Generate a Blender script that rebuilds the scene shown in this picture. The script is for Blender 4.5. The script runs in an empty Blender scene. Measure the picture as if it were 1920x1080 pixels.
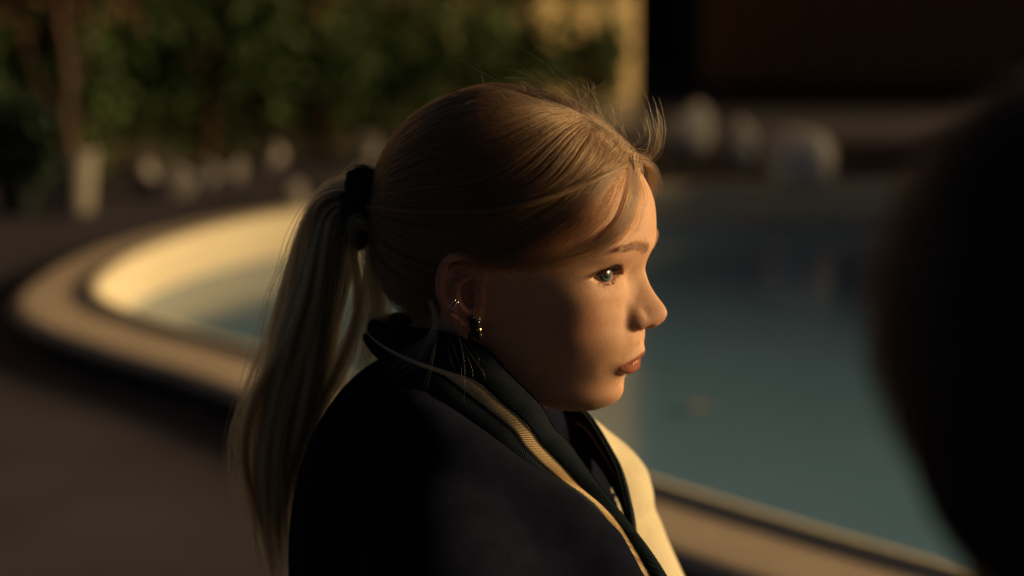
import bpy, math, random
import numpy as np
from mathutils import Matrix, Vector

rng = np.random.default_rng(7)
random.seed(7)
sc = bpy.context.scene
COL = sc.collection

# ------------------------------------------------------------------ camera
F_PX = 4330.0                     # focal length in 1920-wide pixels
PITCH = math.radians(10.0)
CAM_H = 1.05
cam_d = bpy.data.cameras.new('camera')
cam = bpy.data.objects.new('camera', cam_d)
COL.objects.link(cam)
cam.location = (0, 0, CAM_H)
cam.rotation_euler = (math.radians(90) - PITCH, 0, 0)
cam_d.sensor_width = 36.0
cam_d.lens = F_PX / 1920 * 36.0
cam_d.clip_start = 0.05
cam_d.clip_end = 500.0
cam_d.dof.use_dof = True
cam_d.dof.focus_distance = 1.665
cam_d.dof.aperture_fstop = 3.3
cam_d.dof.aperture_blades = 0
sc.camera = cam

# ------------------------------------------------------------------ sky and sun (night: dim sky, one low warm key)
SUN_AZ = math.radians(5.0)        # from +X, measured towards +Y
SUN_EL = math.radians(14.0)
w = bpy.data.worlds.new('World')
sc.world = w
w.use_nodes = True
nt = w.node_tree
bg = nt.nodes['Background']
sky = nt.nodes.new('ShaderNodeTexSky')
sky.sky_type = 'NISHITA'
sky.sun_disc = False
sky.sun_elevation = SUN_EL
sky.ozone_density = 3.0
sky.dust_density = 0.2
sky.sun_rotation = math.radians(90) - SUN_AZ
nt.links.new(sky.outputs[0], bg.inputs[0])
bg.inputs[1].default_value = 0.010
sun_d = bpy.data.lights.new('sun', 'SUN')
sun_d.energy = 4.8
sun_d.color = (1.0, 0.69, 0.33)
sun_d.angle = math.radians(13.0)
sun = bpy.data.objects.new('sun', sun_d)
COL.objects.link(sun)
sd = Vector((math.cos(SUN_EL) * math.cos(SUN_AZ), math.cos(SUN_EL) * math.sin(SUN_AZ), math.sin(SUN_EL)))
sun.rotation_euler = sd.to_track_quat('Z', 'Y').to_euler()
sun.location = (6, 2, 4)

vs = sc.view_settings
vs.view_transform = 'Standard'
vs.look = 'None'
vs.exposure = 0.0
vs.gamma = 1.0
sc.cycles.use_denoising = True
sc.cycles.max_bounces = 8
sc.cycles.transparent_max_bounces = 8
sc.cycles_curves.shape = 'RIBBONS'
sc.cycles_curves.subdivisions = 2

# ------------------------------------------------------------------ generic helpers
CAM = np.array([0, 0, CAM_H])
AX_R = np.array([1.0, 0, 0])
AX_U = np.array([0, math.sin(PITCH), math.cos(PITCH)])
AX_F = np.array([0, math.cos(PITCH), -math.sin(PITCH)])


def ray(u, v):
    return AX_F + AX_R * ((u - 960) / F_PX) + AX_U * ((540 - v) / F_PX)


def at_depth(u, v, d):
    return CAM + ray(u, v) * d


def on_z(u, v, z=0.0):
    r = ray(u, v)
    return CAM + r * ((z - CAM_H) / r[2])


# head frame: X forward (millimetres), Y to her left (away from the lens), Z up
YAW = math.radians(-19.0)
HEAD_O = at_depth(1000, 500, 1.73)
HR = np.array([[math.cos(YAW), -math.sin(YAW), 0], [math.sin(YAW), math.cos(YAW), 0], [0, 0, 1.0]])
HM = Matrix.Translation(Vector(HEAD_O)) @ Matrix.Rotation(YAW, 4, 'Z') @ Matrix.Scale(0.001, 4)


def H(u, v, L=0.0):
    """Head-frame point (mm) whose lateral distance towards the lens is L, seen at (u, v)."""
    r = HR.T @ ray(u, v)
    c = HR.T @ (CAM - HEAD_O)
    t = (-L / 1000.0 - c[1]) / r[1]
    return (c + r * t) * 1000.0


def Hd(u, v, d):
    """Head-frame point (mm) at camera depth d."""
    return HR.T @ (at_depth(u, v, d) - HEAD_O) * 1000.0


def new_obj(name, data, parent=None, loc=None):
    o = bpy.data.objects.new(name, data)
    COL.objects.link(o)
    if parent is not None:
        o.parent = parent
    if loc is not None:
        o.location = loc
    return o


def empty(name, loc=(0, 0, 0), rz=0.0):
    o = bpy.data.objects.new(name, None)
    COL.objects.link(o)
    o.location = loc
    o.rotation_euler = (0, 0, rz)
    o.empty_display_size = 0.05
    return o


def tag(o, label=None, cat=None, group=None, kind=None):
    if label:
        o['label'] = label
    if cat:
        o['category'] = cat
    if group:
        o['group'] = group
    if kind:
        o['kind'] = kind
    return o


def mesh_from(name, verts, faces, mat=None, smooth=True):
    me = bpy.data.meshes.new(name)
    verts = np.asarray(verts, dtype=np.float32)
    if isinstance(faces, np.ndarray):
        nf, k = faces.shape
        me.vertices.add(len(verts))
        me.vertices.foreach_set('co', verts.ravel())
        me.loops.add(nf * k)
        me.loops.foreach_set('vertex_index', faces.astype(np.int32).ravel())
        me.polygons.add(nf)
        me.polygons.foreach_set('loop_start', np.arange(0, nf * k, k, dtype=np.int32))
        me.update(calc_edges=True)
    else:
        me.from_pydata(verts.tolist(), [], faces)
    if smooth:
        me.polygons.foreach_set('use_smooth', np.ones(len(me.polygons), dtype=bool))
    if mat:
        me.materials.append(mat)
    me.update()
    return me


def vattr(me, name, arr):
    a = me.attributes.new(name, 'FLOAT', 'POINT')
    a.data.foreach_set('value', np.asarray(arr, dtype=np.float32))


def catmull(pts, n, closed=False):
    P = np.asarray(pts, float)
    m = len(P)
    if closed:
        idx = np.arange(m)
        segs = m
        g = lambda i: P[(idx + i) % m]
        A, B, C, D = g(-1), g(0), g(1), g(2)
    else:
        Q = np.vstack([2 * P[0] - P[1], P, 2 * P[-1] - P[-2]])
        segs = m - 1
        A, B, C, D = Q[0:segs], Q[1:segs + 1], Q[2:segs + 2], Q[3:segs + 3]
    t = np.linspace(0, segs, n, endpoint=not closed)
    s = np.minimum(t.astype(int), segs - 1)
    f = (t - s)[:, None]
    a, b, c, d = A[s], B[s], C[s], D[s]
    return 0.5 * (2 * b + (c - a) * f + (2 * a - 5 * b + 4 * c - d) * f ** 2 + (3 * b - a - 3 * c + d) * f ** 3)


def smin(a, b, k):
    h = np.clip(0.5 + 0.5 * (b - a) / k, 0, 1)
    return b + (a - b) * h - k * h * (1 - h)


def smax(a, b, k):
    return -smin(-a, -b, k)


def sstep(e0, e1, x):
    t = np.clip((x - e0) / (e1 - e0), 0, 1)
    return t * t * (3 - 2 * t)


class Grid:
    """Signed field on a regular grid; local edits; surface nets."""

    def __init__(self, lo, hi, h):
        self.lo = np.array(lo, float)
        self.h = h
        self.n = np.ceil((np.array(hi) - self.lo) / h).astype(int) + 1
        ax = [self.lo[i] + h * np.arange(self.n[i]) for i in range(3)]
        self.ax = [a.astype(np.float32) for a in ax]
        self.f = np.full(self.n, 1e3, np.float32)

    def box(self, c, e):
        c = np.array(c, float)
        e = np.array(e, float) * np.ones(3)
        a = np.clip(np.floor((c - e - self.lo) / self.h).astype(int), 0, self.n)
        b = np.clip(np.ceil((c + e - self.lo) / self.h).astype(int) + 1, 0, self.n)
        sl = tuple(slice(a[i], b[i]) for i in range(3))
        X = self.ax[0][sl[0]][:, None, None]
        Y = self.ax[1][sl[1]][None, :, None]
        Z = self.ax[2][sl[2]][None, None, :]
        return sl, X, Y, Z

    def all(self):
        return (self.ax[0][:, None, None], self.ax[1][None, :, None], self.ax[2][None, None, :])

    def gauss(self, c, s, amp, rot=None):
        s = np.array(s, float) * np.ones(3)
        sl, X, Y, Z = self.box(c, 3.0 * s.max() if rot is not None else 3.0 * s)
        dx, dy, dz = X - c[0], Y - c[1], Z - c[2]
        if rot is not None:
            R = rot
            dx, dy, dz = (R[0][0] * dx + R[0][1] * dy + R[0][2] * dz,
                          R[1][0] * dx + R[1][1] * dy + R[1][2] * dz,
                          R[2][0] * dx + R[2][1] * dy + R[2][2] * dz)
        self.f[sl] += amp * np.exp(-((dx / s[0]) ** 2 + (dy / s[1]) ** 2 + (dz / s[2]) ** 2))

    def ell(self, c, r, k, sub=False, rot=None):
        r = np.array(r, float) * np.ones(3)
        sl, X, Y, Z = self.box(c, r.max() + k * 2 + 6)
        dx, dy, dz = X - c[0], Y - c[1], Z - c[2]
        if rot is not None:
            R = rot
            dx, dy, dz = (R[0][0] * dx + R[0][1] * dy + R[0][2] * dz,
                          R[1][0] * dx + R[1][1] * dy + R[1][2] * dz,
                          R[2][0] * dx + R[2][1] * dy + R[2][2] * dz)
        q = np.sqrt((dx / r[0]) ** 2 + (dy / r[1]) ** 2 + (dz / r[2]) ** 2)
        q2 = np.sqrt((dx / r[0] ** 2) ** 2 + (dy / r[1] ** 2) ** 2 + (dz / r[2] ** 2) ** 2) + 1e-6
        d = q * (q - 1) / q2
        self.f[sl] = smax(self.f[sl], -d, k) if sub else smin(self.f[sl], d, k)

    def tube(self, pts, rad, k, sub=False):
        pts = np.asarray(pts, float)
        rad = np.asarray(rad, float) * np.ones(len(pts))
        lo, hi = pts.min(0) - rad.max() - 2 * k - 4, pts.max(0) + rad.max() + 2 * k + 4
        sl, X, Y, Z = self.box((lo + hi) / 2, (hi - lo) / 2)
        d = None
        for a, b, ra, rb in zip(pts[:-1], pts[1:], rad[:-1], rad[1:]):
            ab = b - a
            l2 = ab @ ab + 1e-9
            t = np.clip(((X - a[0]) * ab[0] + (Y - a[1]) * ab[1] + (Z - a[2]) * ab[2]) / l2, 0, 1)
            dd = np.sqrt((X - a[0] - t * ab[0]) ** 2 + (Y - a[1] - t * ab[1]) ** 2 + (Z - a[2] - t * ab[2]) ** 2) - (ra + t * (rb - ra))
            d = dd if d is None else np.minimum(d, dd)
        self.f[sl] = smax(self.f[sl], -d, k) if sub else smin(self.f[sl], d, k)

    def mirror_y(self):
        """Grid built for Y >= 0 (Y starts at 0): reflect it."""
        self.f = np.concatenate([self.f[:, :0:-1, :], self.f], axis=1)
        self.lo[1] = -self.ax[1][-1]
        self.n = np.array(self.f.shape)

    def nets(self):
        f = self.f
        s = f < 0
        c = s[:-1, :-1, :-1].astype(np.int8)
        cnt = np.zeros_like(c)
        for i in (0, 1):
            for j in (0, 1):
                for k in (0, 1):
                    cnt += s[i:s.shape[0] - 1 + i, j:s.shape[1] - 1 + j, k:s.shape[2] - 1 + k]
        act = np.argwhere((cnt > 0) & (cnt < 8))
        vid = np.full(c.shape, -1, np.int32)
        vid[act[:, 0], act[:, 1], act[:, 2]] = np.arange(len(act))
        cor = [(i, j, k) for i in (0, 1) for j in (0, 1) for k in (0, 1)]
        val = {o: f[act[:, 0] + o[0], act[:, 1] + o[1], act[:, 2] + o[2]] for o in cor}
        acc = np.zeros((len(act), 3))
        num = np.zeros(len(act))
        for a in cor:
            for ax in range(3):
                if a[ax] == 0:
                    b = list(a)
                    b[ax] = 1
                    b = tuple(b)
                    va, vb = val[a], val[b]
                    m = (va < 0) != (vb < 0)
                    t = np.where(m, va / (va - vb + 1e-12), 0)
                    p = np.array(a, float)[None, :].repeat(len(act), 0)
                    p[:, ax] = t
                    acc += np.where(m[:, None], p, 0)
                    num += m
        V = (act + acc / np.maximum(num, 1)[:, None]) * self.h + self.lo
        quads = []
        for ax in range(3):
            o1, o2 = [(1, 2), (2, 0), (0, 1)][ax]
            sh = list(s.shape)
            sl0 = [slice(1, sh[i] - 1) for i in range(3)]
            sl1 = [slice(1, sh[i] - 1) for i in range(3)]
            sl0[ax] = slice(0, sh[ax] - 1)
            sl1[ax] = slice(1, sh[ax])
            A, B = s[tuple(sl0)], s[tuple(sl1)]
            for flip, M in ((False, A & ~B), (True, ~A & B)):
                e = np.argwhere(M)
                for i in range(3):
                    if i != ax:
                        e[:, i] += 1

                def gid(d1, d2):
                    q = e.copy()
                    q[:, o1] += d1
                    q[:, o2] += d2
                    return vid[q[:, 0], q[:, 1], q[:, 2]]
                q = np.stack([gid(-1, -1), gid(0, -1), gid(0, 0), gid(-1, 0)], 1)
                if flip:
                    q = q[:, ::-1]
                quads.append(q)
        Q = np.concatenate(quads)
        Q = Q[(Q >= 0).all(1)]
        return V, Q


# ------------------------------------------------------------------ material helpers
def mat_new(name):
    m = bpy.data.materials.new(name)
    m.use_nodes = True
    n = m.node_tree
    b = n.nodes['Principled BSDF']
    return m, n, b


def nd(n, t, **kw):
    x = n.nodes.new(t)
    for k, v in kw.items():
        setattr(x, k, v)
    return x


def ramp(n, fac, stops):
    r = nd(n, 'ShaderNodeValToRGB')
    el = r.color_ramp.elements
    while len(el) < len(stops):
        el.new(0.5)
    for e, (p, c) in zip(el, stops):
        e.position = p
        e.color = (*c, 1)
    n.links.new(fac, r.inputs[0])
    return r.outputs[0]


def noise(n, scale, detail=4, rough=0.55, coord='Object', vec=None):
    t = nd(n, 'ShaderNodeTexNoise')
    t.inputs['Scale'].default_value = scale
    t.inputs['Detail'].default_value = detail
    t.inputs['Roughness'].default_value = rough
    if vec is None:
        tc = nd(n, 'ShaderNodeTexCoord')
        vec = tc.outputs[coord]
    n.links.new(vec, t.inputs['Vector'])
    return t.outputs[0]


def bump(n, b, h, strength=0.3, dist=0.01):
    bp = nd(n, 'ShaderNodeBump')
    bp.inputs['Strength'].default_value = strength
    bp.inputs['Distance'].default_value = dist
    n.links.new(h, bp.inputs['Height'])
    n.links.new(bp.outputs[0], b.inputs['Normal'])


def simple_mat(name, c1, c2, scale, rough=0.7, bump_s=0.3, bump_d=0.005, bscale=None, spec=0.5):
    m, n, b = mat_new(name)
    n.links.new(ramp(n, noise(n, scale), [(0.3, c1), (0.7, c2)]), b.inputs['Base Color'])
    b.inputs['Roughness'].default_value = rough
    b.inputs['Specular IOR Level'].default_value = spec
    bump(n, b, noise(n, bscale or scale * 4, 5), bump_s, bump_d)
    return m


def set_attr_mix(n, attr, c0sock, c1):
    a = nd(n, 'ShaderNodeAttribute')
    a.attribute_name = attr
    mx = nd(n, 'ShaderNodeMix', data_type='RGBA')
    n.links.new(a.outputs['Fac'], mx.inputs[0])
    n.links.new(c0sock, mx.inputs[6])
    mx.inputs[7].default_value = (*c1, 1)
    return mx.outputs[2]

# ================================================================== THE SETTING
GROUND = simple_mat('brown_paving', (0.056, 0.049, 0.066), (0.086, 0.076, 0.102), 2.2, 0.75, 0.4, 0.01, 60, 0.3)
CREAM = simple_mat('cream_render', (0.80, 0.70, 0.50), (0.86, 0.76, 0.56), 3.0, 0.8, 0.3, 0.006, 40, 0.3)
COPING = simple_mat('coping_stone', (0.60, 0.48, 0.38), (0.72, 0.58, 0.46), 6.0, 0.7, 0.4, 0.004, 70, 0.3)
YELLOW = simple_mat('ochre_plaster', (0.66, 0.49, 0.25), (0.74, 0.56, 0.30), 1.5, 0.85, 0.4, 0.01, 30, 0.2)
BROWN = simple_mat('brown_timber', (0.085, 0.048, 0.022), (0.13, 0.075, 0.036), 1.2, 0.7, 0.4, 0.01, 25, 0.3)
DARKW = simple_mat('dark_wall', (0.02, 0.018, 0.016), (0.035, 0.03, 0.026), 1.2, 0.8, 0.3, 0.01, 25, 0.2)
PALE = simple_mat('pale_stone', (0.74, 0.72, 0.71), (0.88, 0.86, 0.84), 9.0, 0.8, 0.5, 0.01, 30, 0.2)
BARK = simple_mat('bark', (0.06, 0.04, 0.025), (0.13, 0.085, 0.055), 30, 0.85, 0.8, 0.01, 90, 0.2)
POT = simple_mat('pale_pot', (0.24, 0.22, 0.19), (0.34, 0.31, 0.27), 8, 0.7, 0.3, 0.004, 40, 0.3)
POT_DARK = simple_mat('dark_pot', (0.03, 0.045, 0.04), (0.05, 0.07, 0.06), 8, 0.6, 0.3, 0.004, 40, 0.3)


def leaf_mat(name, c1, c2):
    m, n, b = mat_new(name)
    oi = nd(n, 'ShaderNodeNewGeometry')
    n.links.new(ramp(n, oi.outputs['Random Per Island'], [(0.0, c1), (1.0, c2)]), b.inputs['Base Color'])
    b.inputs['Roughness'].default_value = 0.8
    b.inputs['Specular IOR Level'].default_value = 0.2
    return m


LEAF = leaf_mat('hedge_leaf', (0.036, 0.070, 0.024), (0.078, 0.122, 0.042))
LEAF_RED = leaf_mat('red_brown_leaf', (0.07, 0.035, 0.02), (0.15, 0.07, 0.04))
LEAF_DRY = leaf_mat('dry_leaf', (0.34, 0.19, 0.07), (0.45, 0.27, 0.10))

# ---- ground sheet

# ---- pool with a raised rim
POOL = [(-.93, 5.24), (-.89, 5.66), (-.75, 6.06), (-.52, 6.38), (-.12, 6.66), (.43, 6.86), (1.2, 6.95), (2.2, 6.7), (2.9, 5.95), (3.05, 4.9), (2.7, 3.7), (2.0, 2.85),
        (1.35, 2.44), (.78, 2.80), (.27, 3.38), (-.11, 3.93), (-.45, 4.40), (-.69, 4.69), (-.87, 4.96)]
PC = catmull(np.array(POOL) * 1.082, 240, True)
tan = np.roll(PC, -1, 0) - np.roll(PC, 1, 0)
tan /= np.linalg.norm(tan, axis=1, keepdims=True)
nrm = np.stack([-tan[:, 1], tan[:, 0]], 1)           # curve runs clockwise seen from above -> left normal points outwards
if ((PC + nrm * 0.1 - PC.mean(0)) ** 2).sum() < ((PC - PC.mean(0)) ** 2).sum():
    nrm = -nrm
WATER_Z = -0.045
# ground: one sheet reaching the horizon, with the basin left open
wide = 1 + 0.50 * np.clip(-nrm[:, 1], 0, 1)            # the coping is broader along the near side
PO = PC + nrm * (0.15 * wide)[:, None]
pcen = np.array([1.1, 5.3])
dirs = (PO - pcen) / np.linalg.norm(PO - pcen, axis=1, keepdims=True)
gv = [(x, y, 0) for x, y in PO] + [(pcen[0] + d[0] * 9, pcen[1] + d[1] * 9, 0) for d in dirs] + [(pcen[0] + d[0] * 110, pcen[1] + d[1] * 110, 0) for d in dirs]
gn_ = len(PO)
gf = []
for i in range(gn_):
    k = (i + 1) % gn_
    gf += [(i, gn_ + i, gn_ + k, k), (gn_ + i, 2 * gn_ + i, 2 * gn_ + k, gn_ + k)]
tag(new_obj('ground', mesh_from('ground', gv, gf, GROUND, False)), kind='structure')


def sweep(name, prof, mat, parent=None, wob=0.0):
    K = len(prof)
    n = len(PC)
    v = []
    for i in range(n):
        for (o, z) in prof:
            oo = o if o < 0.06 else 0.05 + (o - 0.05) * wide[i]
            v.append((PC[i, 0] + nrm[i, 0] * oo, PC[i, 1] + nrm[i, 1] * oo, z))
    f = [(i * K + j, i * K + j + 1, ((i + 1) % n) * K + j + 1, ((i + 1) % n) * K + j) for i in range(n) for j in range(K - 1)]
    o = new_obj(name, mesh_from(name, v, f, mat), parent)
    return o


pool = empty('swimming_pool', (0, 0, 0))
tag(pool, 'curved raised pool with a pale coping and lit cream inner wall behind the woman', 'pool')
sweep('inner_wall', [(0.0, -0.25), (0.0, 0.06), (0.002, 0.069), (0.010, 0.076), (0.025, 0.079), (0.040, 0.076), (0.048, 0.070), (0.050, 0.050)], CREAM, pool)
sweep('coping', [(0.048, 0.064), (0.17, 0.064), (0.19, 0.062), (0.200, 0.056), (0.203, 0.047), (0.200, 0.039), (0.190, 0.034), (0.168, 0.032)], COPING, pool)
sweep('outer_wall', [(0.172, 0.036), (0.172, 0.01), (0.172, -0.05)], simple_mat('pool_outer', (0.05, 0.04, 0.033), (0.08, 0.06, 0.05), 5, 0.8), pool)


def water_mat():
    m, n, b = mat_new('pool_water')
    n.links.new(ramp(n, noise(n, 0.8, 3), [(0.3, (0.15, 0.31, 0.50)), (0.7, (0.18, 0.35, 0.56))]), b.inputs['Base Color'])
    b.inputs['Roughness'].default_value = 0.13
    b.inputs['IOR'].default_value = 1.33
    tc = nd(n, 'ShaderNodeTexCoord')
    mp = nd(n, 'ShaderNodeMapping')
    mp.inputs['Scale'].default_value = (1.0, 1.6, 1.0)
    n.links.new(tc.outputs['Object'], mp.inputs[0])
    bump(n, b, noise(n, 5.0, 4, 0.55, vec=mp.outputs[0]), 0.12, 0.02)
    return m


wv = [(p[0] + q[0] * 0.0, p[1] + q[1] * 0.0, WATER_Z) for p, q in zip(PC, nrm)]
cx = len(wv)
wv.append((1.1, 5.3, WATER_Z))
wf = [(i, (i + 1) % cx, cx) for i in range(cx)]
wm = mesh_from('water', wv, wf, water_mat(), False)
tag(new_obj('water', wm), kind='structure')

# ---- walls behind
def box_mesh(name, lo, hi, mat, bev=0.0):
    x0, y0, z0 = lo
    x1, y1, z1 = hi
    v = [(x0, y0, z0), (x1, y0, z0), (x1, y1, z0), (x0, y1, z0), (x0, y0, z1), (x1, y0, z1), (x1, y1, z1), (x0, y1, z1)]
    f = [(3, 2, 1, 0), (4, 5, 6, 7), (0, 1, 5, 4), (1, 2, 6, 5), (2, 3, 7, 6), (3, 0, 4, 7)]
    return mesh_from(name, v, f, mat, False)


A_ = np.array([-3.6, 6.6])
B_ = np.array([0.55, 10.25])
hd = (B_ - A_) / np.linalg.norm(B_ - A_)
hn = np.array([hd[1], -hd[0]])                # faces the pool and the light
LW = float(np.linalg.norm(B_ - A_))
ang = math.atan2(hd[1], hd[0])
wall = empty('garden_wall', (A_[0], A_[1], 0), ang)
tag(wall, 'ochre plastered wall behind the shrubs, ending at a dark passage', 'wall')
new_obj('plaster', box_mesh('plaster', (0, 0, 0), (LW, 0.22, 2.6), YELLOW), wall)
new_obj('plinth', box_mesh('plinth', (0, -0.02, 0), (LW - 0.01, -0.001, 0.10), simple_mat('plinth', (0.16, 0.12, 0.08), (0.22, 0.17, 0.11), 4), ), wall)
new_obj('cap', box_mesh('cap', (-0.03, -0.04, 2.602), (LW + 0.03, 0.26, 2.67), COPING), wall)

house = empty('timber_house', (0.90, 11.0, 0))
tag(house, 'dark brown boarded house wall across the far side of the pool', 'building')
bw = 0.17
bm_ = box_mesh('board', (0, 0, 0), (bw - 0.008, 0.03, 3.2), BROWN)
for i in range(34):
    new_obj('board', bm_, house, (i * bw, 0.0, 0.12))
new_obj('wall', box_mesh('wall', (-0.004, 0.031, 0), (34 * bw, 3.0, 3.3), DARKW), house)
new_obj('base', box_mesh('base', (0.0, -0.03, 0), (34 * bw, 0.030, 0.118), DARKW), house)
back = empty('passage_wall', (-2.0, 13.5, 0))
tag(back, 'black wall at the end of the narrow passage beside the boarded house', 'wall')
new_obj('plaster', box_mesh('plaster', (0, 0, 0), (5.0, 0.25, 3.0), DARKW), back)
new_obj('cap', box_mesh('cap', (-0.02, -0.04, 3.002), (5.02, 0.29, 3.06), COPING), back)
# unseen low wall, added to shade the far water and boulders
side = empty('added_shade_wall', (3.66, 4.0, 0))
tag(side, 'unseen low rendered wall added along the right end of the pool to shade the far water', 'wall')
def ramp_mesh(name, x0, x1, prof, mat):
    v, f = [], []
    for y, z0, z1 in prof:
        v += [(x0, y, z0), (x1, y, z0), (x1, y, z1), (x0, y, z1)]
    for i in range(len(prof) - 1):
        a = i * 4
        f += [(a + k, a + (k + 1) % 4, a + 4 + (k + 1) % 4, a + 4 + k) for k in range(4)]
    f += [(3, 2, 1, 0), tuple(len(v) - 4 + k for k in range(4))]
    return mesh_from(name, v, f, mat, False)


new_obj('plaster', ramp_mesh('plaster', 0, 0.2, [(0, 0, 0.18), (2.7, 0, 0.94), (5.7, 0, 0.94)], CREAM), side)
new_obj('cap', ramp_mesh('cap', -0.03, 0.23, [(-0.03, 0.174, 0.23), (2.7, 0.942, 1.0), (5.73, 0.942, 1.0)], COPING), side)

# second unseen wall, added beside the camera to shade the paving before her
near = empty('added_shade_wall', (1.45, -2.6, 0))
tag(near, 'unseen low rendered wall added to the right of the viewer to shade the near paving', 'wall')
new_obj('plaster', box_mesh('plaster', (0, 0, 0), (0.2, 3.75, 0.46), CREAM), near)
new_obj('cap', box_mesh('cap', (-0.03, -0.03, 0.462), (0.23, 3.78, 0.51), COPING), near)


# ---- shrubs
def leaves_mesh(name, n, rad, size, mat, hollow=0.35, lump=0.25):
    q = rng.normal(size=(n, 3))
    q /= np.linalg.norm(q, axis=1, keepdims=True)
    lum = 1 + lump * np.sin(q[:, 0] * 5 + 1.0) * np.sin(q[:, 1] * 6 + 2) + lump * 0.6 * np.sin(q[:, 2] * 9 + q[:, 0] * 4)
    r = (hollow + (1 - hollow) * rng.uniform(0, 1, n) ** 0.6) * lum
    qb = np.sign(q) * np.abs(q) ** 0.62
    c = qb * r[:, None] * np.array(rad)
    d = q * 0.6 + rng.normal(size=(n, 3)) * 0.8
    d /= np.linalg.norm(d, axis=1, keepdims=True)
    s = np.cross(d, rng.normal(size=(n, 3)))
    s /= np.linalg.norm(s, axis=1, keepdims=True)
    up = np.cross(s, d)
    L = size * rng.uniform(0.6, 1.3, n)[:, None]
    W = L * 0.24
    a, b_ = c - d * L * 0.5, c + d * L * 0.5
    l, r_ = c + s * W + up * L * 0.06, c - s * W + up * L * 0.06
    V = np.stack([a, l, b_, r_], 1).reshape(-1, 3)
    Fq = np.arange(4 * n).reshape(n, 4)
    F = np.concatenate([Fq[:, [0, 1, 2]], Fq[:, [0, 2, 3]]])
    return mesh_from(name, V, F, mat, False)


def tube_mesh(name, paths, mat, sides=7):
    V, F = [], []
    for pts, rad in paths:
        pts = np.asarray(pts, float)
        tg = np.gradient(pts, axis=0)
        tg /= np.linalg.norm(tg, axis=1, keepdims=True) + 1e-9
        ref = np.array([0.31, 0.77, 0.55])
        b0 = len(V)
        for i, (p, t) in enumerate(zip(pts, tg)):
            u = np.cross(t, ref)
            u /= np.linalg.norm(u)
            w_ = np.cross(t, u)
            r = rad[i] if hasattr(rad, '__len__') else rad
            for k in range(sides):
                an = 2 * math.pi * k / sides
                V.append(p + (u * math.cos(an) + w_ * math.sin(an)) * r)
        for i in range(len(pts) - 1):
            for k in range(sides):
                F.append((b0 + i * sides + k, b0 + i * sides + (k + 1) % sides, b0 + (i + 1) * sides + (k + 1) % sides, b0 + (i + 1) * sides + k))
        F.append(tuple(b0 + k for k in range(sides))[::-1])
        F.append(tuple(b0 + (len(pts) - 1) * sides + k for k in range(sides)))
    return mesh_from(name, V, F, mat)


shrub_spots = [  # distance along the wall, distance in front, half width, half height, label
    (1.35, 0.34, 0.34, 0.95, 'tall green shrub against the ochre wall, first from the left edge'),
    (1.95, 0.30, 0.32, 1.00, 'broad tall green shrub above the left end of the white stones'),
    (2.50, 0.30, 0.32, 0.92, 'bright green shrub behind the row of white stones'),
    (3.05, 0.30, 0.32, 0.85, 'dark green shrub behind the far end of the white stones'),
    (3.60, 0.28, 0.30, 0.62, 'green shrub behind the ponytail, left of an ochre gap'),
    (4.12, 0.28, 0.26, 0.56, 'rounded green shrub behind the back of her head'),
    (4.58, 0.26, 0.20, 0.50, 'narrow green shrub behind the crown of her head'),
    (5.02, 0.24, 0.15, 0.46, 'slim green shrub, last before the bare end of the ochre wall'),
]
for i, (s, dfr, hw, hh, lab) in enumerate(shrub_spots):
    p = A_ + hd * s + hn * dfr
    e = empty('shrub', (p[0], p[1], 0), rng.uniform(0, 6))
    tag(e, lab, 'shrub', 'shrubs along the ochre wall')
    # leaves keep their real size: the crown is generated at its own scale
    cm = leaves_mesh('crown', int(3600 * (hw * hh) / 0.16), (hw, hw, hh), 0.055, LEAF, 0.35, 0.22)
    o = new_obj('crown', cm, e, (0, 0, hh + 0.06))
    stems = []
    for k in range(6):
        a = k * 1.05 + rng.uniform(-.3, .3)
        tip = np.array([math.cos(a) * hw * 0.5, math.sin(a) * hw * 0.5, hh * 1.3])
        stems.append((catmull([(0, 0, -0.02), tip * 0.3 + np.array([0, 0, .05]), tip], 8), np.linspace(0.014, 0.004, 8)))
    new_obj('trunk', tube_mesh('trunk', stems, BARK), e)


# ---- stones and boulders
def rock_mesh(name, seed, mat, n=2, flat=1.0, amp=0.22):
    import bmesh
    bm = bmesh.new()
    bmesh.ops.create_icosphere(bm, subdivisions=4, radius=1.0)
    r = np.random.default_rng(seed)
    ks = r.normal(size=(14, 3)) * np.array([[1.6]] * 6 + [[3.4]] * 8)
    ph = r.uniform(0, 6.28, 14)
    pl = r.normal(size=(9, 3))
    pl /= np.linalg.norm(pl, axis=1, keepdims=True)
    po = r.uniform(0.42, 0.85, 9)
    for v in bm.verts:
        p = np.array(v.co)
        s = 1 + amp * 0.4 * np.sum(np.sin(ks @ p + ph) / np.array([1.6] * 6 + [4.0] * 8)) / 2
        p = p * s
        for a, b in zip(pl, po):
            t = p @ a - b
            if t > 0:
                p = p - a * t * 0.85
        p[2] *= flat
        v.co = p
    me_ = bpy.data.meshes.new(name)
    bm.to_mesh(me_)
    bm.free()
    me_.polygons.foreach_set('use_smooth', np.ones(len(me_.polygons), dtype=bool))
    me_.materials.append(mat)
    return me_


def rock(name, seed, u, v, wpx, hpx, label, group, mat=PALE, z0=0.0):
    p = on_z(u, v, z0)
    D = float((p - CAM) @ AX_F)
    w_ = wpx * D / F_PX / 2
    h_ = hpx * D / F_PX / 2
    o = new_obj(name, rock_mesh(name, seed, mat))
    o.scale = (w_, w_ * 0.9, h_ * 1.12)
    o.rotation_euler = (0, 0, seed * 1.3)
    o.location = (p[0], p[1] + w_ * 0.5, z0 + h_ * 0.92)
    tag(o, label, 'stone', group)
    return o


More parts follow.
